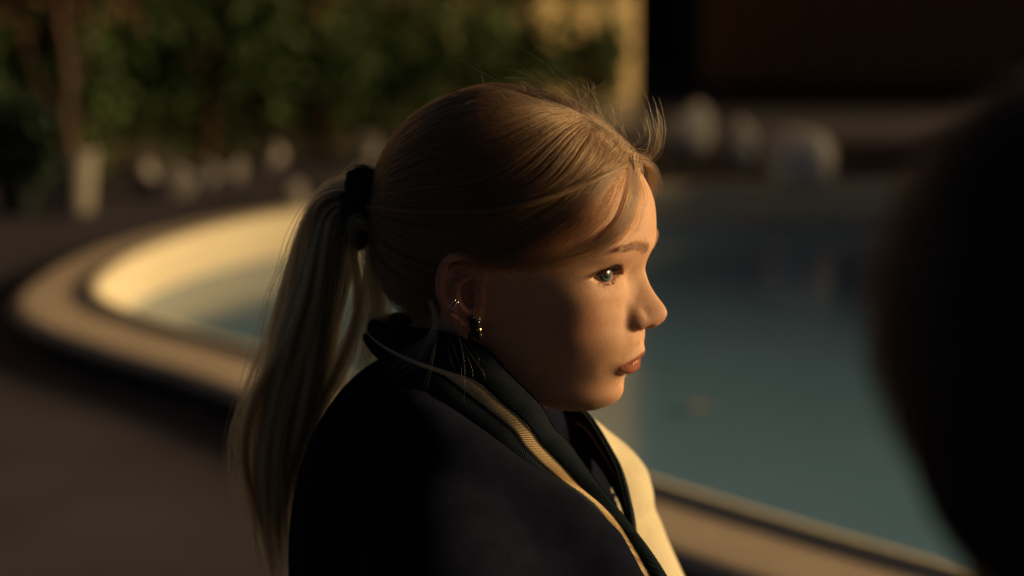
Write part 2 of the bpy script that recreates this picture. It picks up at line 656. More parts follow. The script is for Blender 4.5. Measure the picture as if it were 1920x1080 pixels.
STONE = simple_mat('dull_white_stone', (0.36, 0.33, 0.32), (0.52, 0.48, 0.46), 14.0, 0.85, 0.6, 0.01, 40, 0.2)
G1 = 'white stones along the shrubs'
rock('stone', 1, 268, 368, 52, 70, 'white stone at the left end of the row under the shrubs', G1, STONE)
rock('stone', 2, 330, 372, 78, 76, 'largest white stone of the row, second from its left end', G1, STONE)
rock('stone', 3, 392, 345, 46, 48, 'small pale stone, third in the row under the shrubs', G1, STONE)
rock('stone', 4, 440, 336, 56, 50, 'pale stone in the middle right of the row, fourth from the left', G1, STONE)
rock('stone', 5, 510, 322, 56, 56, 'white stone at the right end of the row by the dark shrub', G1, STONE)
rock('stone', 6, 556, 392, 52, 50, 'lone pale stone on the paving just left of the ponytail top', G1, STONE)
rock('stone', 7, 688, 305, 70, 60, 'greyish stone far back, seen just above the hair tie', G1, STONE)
G2 = 'boulders on the far side of the pool'
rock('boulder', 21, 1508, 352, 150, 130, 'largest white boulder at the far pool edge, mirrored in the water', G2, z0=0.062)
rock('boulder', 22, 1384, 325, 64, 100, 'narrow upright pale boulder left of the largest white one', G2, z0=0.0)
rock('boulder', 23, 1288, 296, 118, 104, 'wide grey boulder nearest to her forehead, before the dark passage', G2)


# ---- potted tree on the left
def lathe(name, prof, mat, n=40):
    v, f = [], []
    K = len(prof)
    for i in range(n):
        a = 2 * math.pi * i / n
        for r, z in prof:
            v.append((r * math.cos(a), r * math.sin(a), z))
    for i in range(n):
        for j in range(K - 1):
            f.append((i * K + j, ((i + 1) % n) * K + j, ((i + 1) % n) * K + j + 1, i * K + j + 1))
    f.append(tuple(i * K for i in range(n))[::-1])
    return mesh_from(name, v, f, mat)


pp = on_z(132, 404)
pt = empty('potted_tree', (pp[0], pp[1] + 0.07, 0))
tag(pt, 'brown stemmed tree in a pale round pot at the left edge', 'potted tree')
new_obj('pot', lathe('pot', [(0.055, 0.0), (0.060, 0.02), (0.072, 0.15), (0.076, 0.18), (0.082, 0.185), (0.082, 0.20), (0.074, 0.20), (0.070, 0.175), (0.0, 0.17)], POT), pt)
trk = []
for (pts, r0, r1) in [([(0, 0, .15), (-.02, 0, .30), (-.01, .0, .46), (-.03, .01, .62), (-.02, 0, .85)], .028, .016), ([(-.015, 0, .27), (-.07, -.02, .36), (-.12, -.02, .48), (-.17, -.02, .70)], .018, .008),
                      ([(-.01, 0, .40), (.05, .02, .52), (.12, .03, .75)], .014, .006), ([(-.02, 0, .6), (-.1, .02, .75), (-.14, .02, .95)], .012, .005)]:
    trk.append((catmull(pts, 12), np.linspace(r0, r1, 12)))
new_obj('trunk', tube_mesh('trunk', trk, simple_mat('red_bark', (0.06, 0.032, 0.022), (0.10, 0.055, 0.036), 40, 0.85, 0.8, 0.01, 90), 9), pt)
new_obj('crown', leaves_mesh('crown', 900, (0.28, 0.28, 0.34), 0.06, LEAF_RED, 0.2), pt, (-0.02, 0, 0.92))
p2 = on_z(30, 408)
dp = empty('potted_fern', (p2[0], p2[1] + 0.09, 0))
tag(dp, 'dark pot with low dark green leaves at the far left edge, beside the pale pot', 'potted plant')
new_obj('pot', lathe('pot', [(0.06, 0.0), (0.07, 0.02), (0.085, 0.14), (0.092, 0.15), (0.092, 0.165), (0.08, 0.165), (0.0, 0.14)], POT_DARK), dp)
new_obj('crown', leaves_mesh('crown', 700, (0.13, 0.13, 0.14), 0.07, leaf_mat('fern_leaf', (0.02, 0.04, 0.025), (0.04, 0.07, 0.04)), 0.1), dp, (0, 0, 0.24))


# ---- fallen leaves
def leaf(u, v, z, L, rz, label):
    p = on_z(u, v, z)
    n = 9
    V, F = [], []
    for i in range(n):
        t = i / (n - 1)
        wdt = 0.30 * math.sin(math.pi * t ** 0.8) * (1 - 0.2 * t)
        x = (t - .5) * 1.0
        cz = 0.10 * math.sin(t * 2.6 + 0.5)
        V += [(x, -wdt, cz + 0.10), (x, 0, cz), (x, wdt, cz + 0.07)]
    for i in range(n - 1):
        for k in (0, 1):
            a = i * 3 + k
            F.append((a, a + 3, a + 4, a + 1))
    o = new_obj('fallen_leaf', mesh_from('fallen_leaf', V, F, LEAF_DRY))
    o.scale = (L, L, L * 0.7)
    o.location = (p[0], p[1], z + 0.006)
    o.rotation_euler = (0.1, 0.05, rz)
    tag(o, label, 'leaf', 'fallen leaves')


leaf(1315, 772, WATER_Z, 0.055, 0.6, 'dry leaf floating on the open water right of her chin')
leaf(356, 781, 0.0, 0.055, 1.9, 'dry leaf lying on the paving below the coping, left of the ponytail')
leaf(345, 738, 0.0, 0.04, 0.3, 'small dry leaf tucked against the outer foot of the pool wall')
leaf(75, 665, 0.0, 0.07, 2.4, 'dull dry leaf on the paving near the left edge of the picture')

# ================================================================== THE SEATED WOMAN
# ------------------------------------------------------------------ skin
def make_skin():
    m, n, b = mat_new('skin')
    base = ramp(n, noise(n, 0.09, 6, 0.6), [(0.3, (0.62, 0.345, 0.215)), (0.7, (0.70, 0.41, 0.26))])
    bl = nd(n, 'ShaderNodeMapRange')
    bl.inputs[1].default_value = 0.52
    bl.inputs[2].default_value = 0.78
    bl.inputs[4].default_value = 0.45
    n.links.new(noise(n, 0.30, 6, 0.72), bl.inputs[0])
    mb = nd(n, 'ShaderNodeMix', data_type='RGBA')
    n.links.new(bl.outputs[0], mb.inputs[0])
    n.links.new(base, mb.inputs[6])
    mb.inputs[7].default_value = (0.50, 0.21, 0.13, 1)
    c = set_attr_mix(n, 'flush', mb.outputs[2], (0.58, 0.22, 0.14))
    c = set_attr_mix(n, 'lip', c, (0.38, 0.135, 0.095))
    c = set_attr_mix(n, 'scalp', c, (0.07, 0.04, 0.022))
    c = set_attr_mix(n, 'line', c, (0.05, 0.02, 0.015))
    n.links.new(c, b.inputs['Base Color'])
    b.inputs['Subsurface Weight'].default_value = 0.5
    b.inputs['Subsurface Radius'].default_value = (1.0, 0.35, 0.2)
    b.inputs['Subsurface Scale'].default_value = 0.005
    a = nd(n, 'ShaderNodeAttribute')
    a.attribute_name = 'lip'
    mr = nd(n, 'ShaderNodeMapRange')
    n.links.new(a.outputs['Fac'], mr.inputs[0])
    mr.inputs[3].default_value = 0.5
    mr.inputs[4].default_value = 0.22
    n.links.new(mr.outputs[0], b.inputs['Roughness'])
    b.inputs['Specular IOR Level'].default_value = 0.45
    bump(n, b, noise(n, 0.9, 6, 0.75), 0.22, 0.45)
    return m


SKIN = make_skin()

# ---- traced midline profile -> head frame
def HX(u, v, L=0):
    return H(u, v, L)


def build_head():
    G = Grid((-122, 0, -215), (112, 100, 142), 1.0)
    X, Y, Z = G.all()
    # --- face loft: front depth, half width by height
    zk = np.array([-130, -112, -106, -100, -96, -92, -88, -84, -79, -70, -63, -56, -50, -43, -34, -20, -5, 4, 15, 22, 30, 37, 45, 60, 80], float)
    xf = np.array([40, 50, 56, 64.0, 67.4, 69.6, 70.4, 70.8, 72, 76.5, 80, 83.5, 85.5, 85.5, 83, 81, 81, 82.0, 85.4, 87.6, 88.6, 88.4, 87.2, 84.5, 77])
    zw = np.array([-130, -112, -100, -90, -80, -70, -60, -45, -30, -15, 0, 15, 30, 45, 80], float)
    wd = np.array([25, 31, 38, 44.5, 50.5, 55.5, 59.5, 64, 67.5, 70, 71.5, 72.5, 73.5, 74, 70])
    zz = G.ax[2]

    def smooth_curve(zc, val, sig):
        q = np.arange(-220, 150, 1.0)
        y = np.interp(q, zc, val)
        kk = np.exp(-0.5 * (np.arange(-30, 31) / sig) ** 2)
        y = np.convolve(np.pad(y, 30, 'edge'), kk / kk.sum(), 'valid')
        return np.interp(zz, q, y).astype(np.float32)
    XF = smooth_curve(zk, xf, 2.2)[None, None, :]
    WD = smooth_curve(zw, wd, 7.0)[None, None, :]
    xc = np.float32(-18.0)
    nexp = smooth_curve([-110, -80, -50, -10, 30], [1.95, 1.95, 2.05, 2.3, 2.35], 8)[None, None, :]
    dx = X - xc
    A = np.where(dx > 0, XF - xc, 85.0)
    r = ((np.abs(dx) / A) ** nexp + (Y / WD) ** nexp) ** (1 / nexp)
    R = np.sqrt(dx * dx + Y * Y) + 1e-3
    d = R * (1 - 1 / np.maximum(r, 1e-3))
    # jaw underside and top limit of the loft
    jb = np.interp(G.ax[0], [-60, -20, 5, 30, 53, 70], [-62, -82, -98, -104.5, -107, -106]).astype(np.float32)[:, None, None]
    d = smax(d, (jb - Z) * 0.95, 14)
    d = smax(d, Z - 60, 20)
    d = smax(d, -50 - X, 20)
    G.f = d.astype(np.float32)
    # cranium and occiput
    G.ell((-13, 0, 42), (101, 75, 85), 16)
    G.ell((-54, 0, 8), (58, 64, 60), 20)
    # neck into the shoulders
    G.tube([(-40, 0, -40), (-46, 0, -110), (-62, 0, -200)], [50, 50, 62], 14)

    # --- broad modelling
    G.gauss((82, 15, 23), (16, 18, 8), -1.5)                 # brow ridge
    G.gauss((68, 37, 25), (14, 14, 9), -1.8)
    G.gauss((50, 62, 28), (24, 12, 22), 2.0)                 # temple hollow
    G.gauss((54, 48, -18), (22, 16, 14), -3.2)               # cheekbone
    G.gauss((48, 46, -46), (26, 18, 20), -2.0)               # soft cheek
    G.gauss((64, 0, -96), (14, 15, 10), -1.2)                # chin
    G.gauss((68, 16, -86), (12, 10, 6), 0.8)
    G.gauss((66, 31, -68), (14, 13, 17), -1.2)               # beside the mouth
    G.gauss((77, 22, -46), (10, 6, 9), 0.7)                 # nasolabial
    G.gauss((76, 15, 1), (14, 9, 9), 3.0)                    # inner socket
    E = H(1118, 514, 31.5)
    E = np.array([E[0], 31.5, E[2]])
    G.gauss((E[0] + 8, E[1], E[2] + 1), (13, 17, 10), 4.5)     # eye socket
    G.gauss((E[0] + 9, E[1] + 1, E[2] + 13.5), (12, 16, 5), -2.0)  # fold under the brow
    G.gauss((E[0] + 7, E[1] - 2, E[2] - 15), (12, 14, 6), -0.8)

    # --- nose: a ridge with sloping sides, cut off below
    zr = np.array([-54, -47, -43.5, -40, -36, -33, -29, -24, -18, -10, 0, 8, 16, 26], float)
    pr = [(1240, 612), (1246, 607), (1249, 602), (1250.5, 596), (1251.5, 590), (1250.5, 584), (1246, 574), (1238, 564), (1228, 551), (1216.5, 531), (1207.5, 503), (1209, 488), (1217, 474), (1226, 455)]
    pz = np.array([H(u, v)[2] for u, v in pr])
    px_ = np.array([H(u, v)[0] for u, v in pr])
    o = np.argsort(pz)
    sl, X1, Y1, Z1 = G.box((88, 0, -14), (34, 34, 46))
    zr = G.ax[2][sl[2]]
    ridge = np.interp(zr, pz[o], px_[o])
    ridge = np.convolve(np.pad(ridge, 3, 'edge'), np.array([1, 2, 3, 4, 3, 2, 1]) / 16.0, 'valid').astype(np.float32)[None, None, :]
    slope = np.interp(zr, [-46, -36, -26, -11, 4, 19], [1.25, 1.2, 1.5, 1.45, 1.15, 0.6]).astype(np.float32)[None, None, :]
    round_ = np.interp(zr, [-46, -34, -24, -11, 4, 19], [7.5, 7.5, 5.5, 4.5, 5.5, 9.0]).astype(np.float32)[None, None, :]
    dn = (X1 - (ridge - slope * (np.sqrt(Y1 * Y1 + round_ ** 2) - round_))) / np.sqrt(1 + slope ** 2 * 0.8)
    # underside from the tip back to the base of the septum
    tipb = np.interp(G.ax[0][sl[0]], [60, 74, 84, 89, 93.2, 97.6, 101.7, 105], [-35, -38.5, -40.8, -41.6, -40.6, -38.8, -35.8, -31]).astype(np.float32)[:, None, None]
    tipb = tipb + np.minimum(Y1 * 0.10, 1.6)
    dn = smax(dn, tipb - Z1, 4.0)
    dn = smax(dn, Z1 - 28, 12)
    dn = smax(dn, 45 - X1, 6)
    dn = smax(dn, Y1 - 21, 6)
    G.f[sl] = smin(G.f[sl], dn, 4.5)
    # wing of the nose
    W = H(1187, 598, 13.0)
    W = (W[0], 12.6, W[2])
    G.ell(W, (9.5, 5.2, 8.2), 3.0)
    G.gauss((W[0] + 8.5, 12.5, W[2] + 5), (4, 4, 5), 0.5)     # between wing and tip
    G.gauss((W[0] - 7.0, 18.5, W[2] + 5.0), (4.5, 4, 7), 1.5)   # crease behind the wing
    NO = H(1209, 609, 7.0)
    G.ell((NO[0], 8.2, NO[2] - 1.2), (7.2, 3.3, 4.0), 1.4, sub=True)
    G.gauss((87, 0, -49), (5, 3.0, 6), 0.8)                  # philtrum groove
    G.gauss((87, 5.5, -50), (5, 3, 7), -0.6)

    # --- lips
    C = H(1154, 688, 21.5)
    C = np.array([C[0], 21.5, C[2]])
    S = H(1199, 668.5)                                        # stomion
    lipline = []
    for t in np.linspace(0, 1, 9):
        y = 21.5 * t
        lipline.append((S[0] - 2 + (C[0] - S[0] + 2) * t ** 1.9, y, S[2] + (C[2] - S[2]) * t ** 1.25 - 1.0 * math.sin(math.pi * t) * (1 - t)))
    lipline = np.array(lipline)
    tt = np.linspace(0, 1, 9)
    low = lipline + np.stack([-4.6 + 3.2 * tt, 0 * tt, -5.6 * (1 - tt ** 1.6) - 0.9], 1)
    G.tube(low, 4.8 * (1 - tt ** 1.8) + 1.1, 3.0)
    up = lipline + np.stack([0.6 - 0.6 * tt, 0 * tt, 3.6 * (1 - tt ** 1.5) + 0.8], 1)
    G.tube(up, 4.0 * (1 - tt ** 1.6) + 1.1, 6.0)
    G.tube(lipline[:8] + np.array([2.2, 0, -0.3]) - np.array([0.16, 0, 0]) * np.arange(8)[:, None], np.linspace(1.2, 0.25, 8), 1.2, sub=True)
    G.gauss((74, 0, -82), (8, 16, 4.5), 0.8)

    # --- eyelids around the eyeball
    RE = 12.2
    G.ell(E, (RE + 1.3,) * 3, 3.0)
    sl, X1, Y1, Z1 = G.box(E, 20)
    ex, ey, ez = X1 - E[0], Y1 - E[1], Z1 - E[2]
    az = np.degrees(np.arctan2(ey, np.maximum(ex, 0.5)))        # + outward
    el = np.degrees(np.arctan2(ez, np.sqrt(ex * ex + ey * ey)))
    t = np.clip((az + 27) / 112.0, 0, 1)
    upper = 26.0 * np.clip(np.sin(np.pi * t ** 0.85), 0, 1) ** 0.75 * (1 - 0.15 * t) + 2.0
    lower = -22.0 * np.clip(np.sin(np.pi * t ** 1.1), 0, 1) ** 0.8 - 1.0
    inside = np.minimum(np.minimum(upper - el, el - lower), np.minimum(az + 27, 85 - az)) * 0.21    # mm-ish, + inside the slit
    rr = np.sqrt(ex * ex + ey * ey + ez * ez)
    cut = np.minimum(inside, np.minimum(rr - 3.0, 0.0 * rr + 5.0))
    cut = np.where(ex > 0, cut, -5.0)
    cut = np.minimum(cut, 19.0 - rr)
    G.f[sl] = smax(G.f[sl], cut, 1.2)
    # lid crease
    cr = np.exp(-((el - upper - 15) / 5.0) ** 2) * np.exp(-((az - 14) / 42.0) ** 2) * np.exp(-((rr - 15.0) / 3.0) ** 2)
    G.f[sl] += (1.3 * cr * (ex > 0)).astype(np.float32)

    # --- ear
    def ear(u, v, dl=0.0):
        L = 75.0 + np.clip((900 - u) / 75.0, 0, 1.1) * 13.0 + dl
        q = H(u, v, L)
        return np.array([q[0], L, q[2]])
    outer = [ear(*p) for p in [(905, 520), (898, 502), (880, 487), (860, 481), (842, 486), (829, 505), (824, 530), (827, 556), (838, 578), (852, 597), (866, 614), (880, 624), (893, 620)]]
    plate = [ear(u, v, -6) for u, v in [(872, 505), (852, 520), (846, 545), (856, 575), (874, 600), (884, 612)]]
    G.tube([ear(880, 520, -8), ear(872, 545, -10), ear(880, 580, -8)], [13, 15, 11], 5)
    G.tube(plate, [9, 10, 10, 9.5, 7.5, 6], 3.0)
    G.tube(catmull(outer, 40), np.interp(np.linspace(0, 1, 40), [0, .2, .5, .75, .9, 1], [2.4, 3.3, 3.2, 3.4, 4.6, 4.4]), 2.0)
    G.tube([ear(878, 616, -1.5), ear(887, 611, -2)], [6.0, 6.0], 3)                 # lobe
    G.ell(ear(880, 552, 3.5), (9.0, 9.5, 11.5), 2.5, sub=True)                       # concha
    G.ell(ear(868, 516, 3.0), (9.0, 4.2, 6.5), 2.0, sub=True)                        # upper hollow
    G.tube([ear(846, 520, 2.5), ear(842, 545, 2.5), ear(848, 570, 2.0)], [2.2, 2.4, 2.0], 1.5, sub=True)   # scapha
    G.tube([ear(880, 520, -0.5), ear(861, 530, 1.5), ear(856, 550, 2.0), ear(862, 572, 2.0), ear(875, 585, 1.0)], [2.0, 2.5, 2.9, 2.7, 2.6], 1.8)  # antihelix
    G.ell(ear(898, 562, 0.5), (4.5, 3.6, 7.0), 2.5)                                   # tragus
    G.tube([ear(905, 520), ear(899, 535, -1), ear(888, 545, -2)], [2.4, 2.2, 1.8], 1.5)

    G.mirror_y()
    V, Q = G.nets()
    info = dict(G=G, E=E, C=C, S=S, lipline=lipline, ear=ear)
    return V, Q, info


HV, HQ, HI = build_head()
E_ = HI['E']


def relax(V, Q, u, v, rad, its):
    """Even out the skin round the point seen at (u, v) and its mirror image."""
    W = (HR @ (V / 1000.0).T).T + HEAD_O - CAM
    dep = W @ AX_F
    pu, pv = 960 + F_PX * (W @ AX_R) / dep, 540 - F_PX * (W @ AX_U) / dep
    m = np.where((pu - u) ** 2 + (pv - v) ** 2 < 16)[0]
    c = V[m[np.argmin(dep[m])]]
    ed = np.concatenate([Q[:, [0, 1]], Q[:, [1, 2]], Q[:, [2, 3]], Q[:, [3, 0]]])
    for sg in (1, -1):
        d = np.linalg.norm(V - c * np.array([1, sg, 1]), axis=1)
        wt = sstep(rad, rad * 0.35, d)[:, None]
        e = ed[(d[ed[:, 0]] < rad * 1.2)]
        for _ in range(its):
            acc = np.zeros_like(V)
            cnt = np.zeros(len(V))
            np.add.at(acc, e[:, 0], V[e[:, 1]])
            np.add.at(cnt, e[:, 0], 1)
            avg = np.where(cnt[:, None] > 0, acc / np.maximum(cnt, 1)[:, None], V)
            V = V + (avg - V) * wt * 0.8
    return V


HV = relax(HV, np.concatenate([HQ, HQ[:, ::-1]]), 1145, 694, 11.0, 60)
lipline = HI['lipline']
ay = np.abs(HV[:, 1])
# --- colour masks
lz = np.interp(ay, lipline[:, 1], lipline[:, 2])
tl = np.clip(ay / 22.0, 0, 1)
top = lz + 0.5 + 4.4 * (1 - tl ** 2.2) + 0.8 * np.exp(-((ay - 5) / 2.5) ** 2)
bot = lz - 0.6 - 11.0 * (1 - tl ** 2.3) ** 0.9
lipm = sstep(-0.6, 0.9, np.minimum(top - HV[:, 2], HV[:, 2] - bot)) * sstep(22.2, 20.8, ay) * (HV[:, 0] > 48)
flush = 0.55 * np.exp(-(((HV[:, 0] - 50) / 22) ** 2 + ((ay - 50) / 16) ** 2 + ((HV[:, 2] + 34) / 18) ** 2))
flush += 0.45 * np.exp(-(((HV[:, 0] - 99) / 10) ** 2 + (ay / 12) ** 2 + ((HV[:, 2] + 36) / 9) ** 2))
flush += 0.35 * np.exp(-(((HV[:, 0] - 60) / 14) ** 2 + (ay / 16) ** 2 + ((HV[:, 2] + 104) / 8) ** 2))
flush += 0.7 * (ay > 76) * (HV[:, 2] < 15)
re = np.sqrt((HV[:, 0] - E_[0]) ** 2 + (ay - E_[1]) ** 2 + (HV[:, 2] - E_[2]) ** 2)
rim = sstep(14.0, 12.6, re) * (HV[:, 0] > E_[0])
elv = np.degrees(np.arctan2(HV[:, 2] - E_[2], np.sqrt((HV[:, 0] - E_[0]) ** 2 + (ay - E_[1]) ** 2)))
line = 0.97 * sstep(15.2, 13.4, re) * (HV[:, 0] > E_[0] - 1) * sstep(4, 12, elv) * sstep(34, 27, elv)
flush += 0.8 * rim * sstep(6, -4, elv)
me = mesh_from('head_and_neck', HV, HQ, SKIN)
vattr(me, 'lip', lipm)
vattr(me, 'flush', np.clip(flush, 0, 1))
vattr(me, 'line', line)
HLX = [-120, -75, -52, -40, -25, -8, 8, 25, 45, 62, 76, 90]
HLZ = [-38, -44, -36, 6, 14, 12, 10, 27, 48, 66, 80, 96]
vattr(me, 'scalp', sstep(0, 14, HV[:, 2] - np.interp(HV[:, 0], HLX, HLZ)) * (ay < 78))

woman = empty('person', (0, 0, 0))
tag(woman, 'young woman with a blonde ponytail in a navy jacket, seen in profile by the pool', 'person')
rig = Matrix(HM)


def under_woman(o):
    o.parent = woman
    o.matrix_parent_inverse = woman.matrix_world.inverted()
    o.matrix_basis = rig
    return o


body = under_woman(new_obj('body', me))


# ------------------------------------------------------------------ eyes
def sphere_mesh(name, r, nu=48, nv=32, mat=None, f=None):
    vs_, fs = [], []
    for i in range(nv + 1):
        a = math.pi * i / nv
        for j in range(nu):
            b = 2 * math.pi * j / nu
            p = np.array([math.cos(a), math.sin(a) * math.cos(b), math.sin(a) * math.sin(b)]) * r
            vs_.append(p if f is None else f(p, a))
    for i in range(nv):
        for j in range(nu):
            fs.append((i * nu + j, (i + 1) * nu + j, (i + 1) * nu + (j + 1) % nu, i * nu + (j + 1) % nu))
    return mesh_from(name, vs_, fs, mat)


def make_eye_mat():
    m, n, b = mat_new('eyeball')
    tc = nd(n, 'ShaderNodeTexCoord')
    sep = nd(n, 'ShaderNodeSeparateXYZ')
    n.links.new(tc.outputs['Object'], sep.inputs[0])
    ln = nd(n, 'ShaderNodeVectorMath', operation='LENGTH')
    cb = nd(n, 'ShaderNodeCombineXYZ')
    n.links.new(sep.outputs[1], cb.inputs[1])
    n.links.new(sep.outputs[2], cb.inputs[2])
    n.links.new(cb.outputs[0], ln.inputs[0])
    mr = nd(n, 'ShaderNodeMapRange')
    mr.inputs[2].default_value = 10.0
    n.links.new(ln.outputs['Value'], mr.inputs[0])
    col = ramp(n, mr.outputs[0], [(0.0, (0.004, 0.004, 0.004)), (0.33, (0.004, 0.004, 0.004)), (0.37, (0.15, 0.20, 0.19)), (0.42, (0.13, 0.20, 0.23)),
                                  (0.53, (0.08, 0.12, 0.14)), (0.58, (0.03, 0.04, 0.05)), (0.64, (0.50, 0.43, 0.39)), (1.0, (0.46, 0.33, 0.29))])
    # only the front half carries the iris
    gt = nd(n, 'ShaderNodeMath', operation='GREATER_THAN')
    gt.inputs[1].default_value = 0.0
    n.links.new(sep.outputs[0], gt.inputs[0])
    mx = nd(n, 'ShaderNodeMix', data_type='RGBA')
    n.links.new(gt.outputs[0], mx.inputs[0])
    mx.inputs[6].default_value = (0.6, 0.45, 0.4, 1)
    n.links.new(col, mx.inputs[7])
    ns = noise(n, 1.3, 5)
    mx2 = nd(n, 'ShaderNodeMix', data_type='RGBA', blend_type='MULTIPLY')
    mx2.inputs[0].default_value = 0.5
    n.links.new(mx.outputs[2], mx2.inputs[6])
    n.links.new(ns, mx2.inputs[7])
    n.links.new(mx2.outputs[2], b.inputs['Base Color'])
    b.inputs['Roughness'].default_value = 0.35
    b.inputs['Coat Weight'].default_value = 1.0
    b.inputs['Coat Roughness'].default_value = 0.05
    return m


EYE_MAT = make_eye_mat()


def cornea(p, a):
    s = math.degrees(a)
    k = 1 + 0.075 * max(0.0, 1 - (s / 33.0) ** 2)
    return p * k


eye_me = sphere_mesh('eyeball', 12.0, mat=EYE_MAT, f=cornea)
gz = HR.T @ (AX_R * 0.60 - AX_F * 0.79 + AX_U * 0.02)
gz = gz / np.linalg.norm(gz)
for sgn in (-1, 1):
    eo = new_obj('eye', eye_me)
    eo.parent = woman
    q = Vector(gz).to_track_quat('X', 'Z')
    eo.matrix_basis = rig @ Matrix.Translation((E_[0], sgn * E_[1], E_[2])) @ q.to_matrix().to_4x4()

# ------------------------------------------------------------------ hair
def make_hair_mat(name, col, rough=0.40, var=0.25):
    m = bpy.data.materials.new(name)
    m.use_nodes = True
    n = m.node_tree
    n.nodes.remove(n.nodes['Principled BSDF'])
    out = n.nodes['Material Output']
    h = n.nodes.new('ShaderNodeBsdfHairPrincipled')
    h.parametrization = 'COLOR'
    info = n.nodes.new('ShaderNodeHairInfo')
    c = ramp(n, info.outputs['Random'], [(0.0, tuple(x * (1 - var) for x in col)), (1.0, tuple(min(1, x * (1 + var)) for x in col))])
    n.links.new(c, h.inputs['Color'])
    h.inputs['Roughness'].default_value = rough
    h.inputs['Radial Roughness'].default_value = 0.45
    h.inputs['IOR'].default_value = 1.5
    n.links.new(h.outputs[0], out.inputs[0])
    return m


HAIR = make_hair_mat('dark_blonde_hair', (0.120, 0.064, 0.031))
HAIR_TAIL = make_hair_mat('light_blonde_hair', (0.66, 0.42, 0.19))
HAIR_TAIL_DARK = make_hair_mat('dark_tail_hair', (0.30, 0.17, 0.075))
HAIR_WISP = make_hair_mat('wisp_hair', (0.46, 0.31, 0.16))
BROW = make_hair_mat('brow_hair', (0.12, 0.065, 0.04), 0.5)
LASH = make_hair_mat('lash_hair', (0.008, 0.006, 0.006), 0.5)


def curves_obj(name, strands, mat, r_root, r_tip, parent_fn=under_woman):
    """strands: array (N, K, 3) in the head frame (mm); radii in mm."""
    S = np.asarray(strands, np.float32)
    N, K, _ = S.shape
    hc = bpy.data.hair_curves.new(name)
    hc.add_curves([K] * N)
    hc.attributes['position'].data.foreach_set('vector', S.ravel())
    ra = hc.attributes.get('radius') or hc.attributes.new('radius', 'FLOAT', 'POINT')
    t = np.linspace(0, 1, K)
    rr = (r_root + (r_tip - r_root) * t ** 1.5).astype(np.float32)
    rr = np.tile(rr, N) * rng.uniform(0.75, 1.25, N).repeat(K)
    ra.data.foreach_set('value', rr.astype(np.float32))
    hc.materials.append(mat)
    o = bpy.data.objects.new(name, hc)
    COL.objects.link(o)
    return parent_fn(o)


# scalp shell as a field (matches the skull of the body mesh)
def _ell(p, c, r):
    q = (p - np.array(c)) / np.array(r)
    k = np.linalg.norm(q, axis=-1)
    k2 = np.linalg.norm(q / np.array(r), axis=-1) + 1e-9
    return k * (k - 1) / k2


def shell(p):
    a = _ell(p, (-13, 0, 42), (101, 75, 85))
    b = _ell(p, (-54, 0, 8), (58, 64, 60))
    c = _ell(p, (20, 0, 22), (71, 71, 60))
    return smin(smin(a, b, 20), c, 12)


def grad(p, fn=shell, e=0.5):
    g = np.stack([fn(p + np.eye(3)[i] * e) - fn(p - np.eye(3)[i] * e) for i in range(3)], -1)
    return g / (np.linalg.norm(g, axis=-1, keepdims=True) + 1e-9)


def to_shell(p, off):
    for _ in range(3):
        d = shell(p) - off
        p = p - grad(p) * d[..., None]
    return p


HG = HI['G']


def headf(p):
    """Trilinear sample of the head field."""
    q = (p - HG.lo) / HG.h
    q = np.clip(q, 0, np.array(HG.f.shape) - 1.001)
    i = q.astype(int)
    f = q - i
    out = 0
    for a in (0, 1):
        for b in (0, 1):
            for c in (0, 1):
                wgt = (f[..., 0] if a else 1 - f[..., 0]) * (f[..., 1] if b else 1 - f[..., 1]) * (f[..., 2] if c else 1 - f[..., 2])
                out = out + wgt * HG.f[i[..., 0] + a, i[..., 1] + b, i[..., 2] + c]
    return out


def clear_head(S, gap, start=1):
    """Lift strand points that sink into the head."""
    S = np.array(S)
    sh = S.shape
    P = S.reshape(-1, 3)
    for _ in range(3):
        d = headf(P)
        m = d < gap
        if not m.any():
            break
        g = np.stack([headf(P[m] + np.eye(3)[i] * 1.0) - headf(P[m] - np.eye(3)[i] * 1.0) for i in range(3)], -1)
        g /= np.linalg.norm(g, axis=1, keepdims=True) + 1e-6
        P[m] += g * np.minimum(gap - d[m], 12.0)[:, None]
    return P.reshape(sh)


TIE = H(692, 388, 4.0)
TIE = np.array([TIE[0], -4.0, TIE[2]])


def hairline(p):
    """True where hair grows."""
    zx = np.interp(p[:, 0], HLX, HLZ) + rng.uniform(-3, 5, len(p))
    return p[:, 2] > zx


def flow(p, side, kfall):
    n = grad(p)
    tt = TIE - p
    tt = tt - (tt * n).sum(-1, keepdims=True) * n
    tt /= np.linalg.norm(tt, axis=-1, keepdims=True) + 1e-6
    dn = np.stack([-0.50 + 0 * p[:, 0], side * 0.35, -1.0 + 0 * p[:, 0]], -1)
    dn = dn - (dn * n).sum(-1, keepdims=True) * n
    dn /= np.linalg.norm(dn, axis=-1, keepdims=True) + 1e-6
    fr = sstep(-70, 60, p[:, 0])
    zl = np.interp(p[:, 0], [-60, 0, 40, 70, 90], [62, 34, 40, 50, 55])
    wgt = kfall * (0.25 + 0.75 * fr) * sstep(zl, zl + 55, p[:, 2]) * (0.25 + 0.75 * fr)
    v = tt * (1 - wgt[:, None]) + dn * wgt[:, None]
    return v / (np.linalg.norm(v, axis=-1, keepdims=True) + 1e-6)


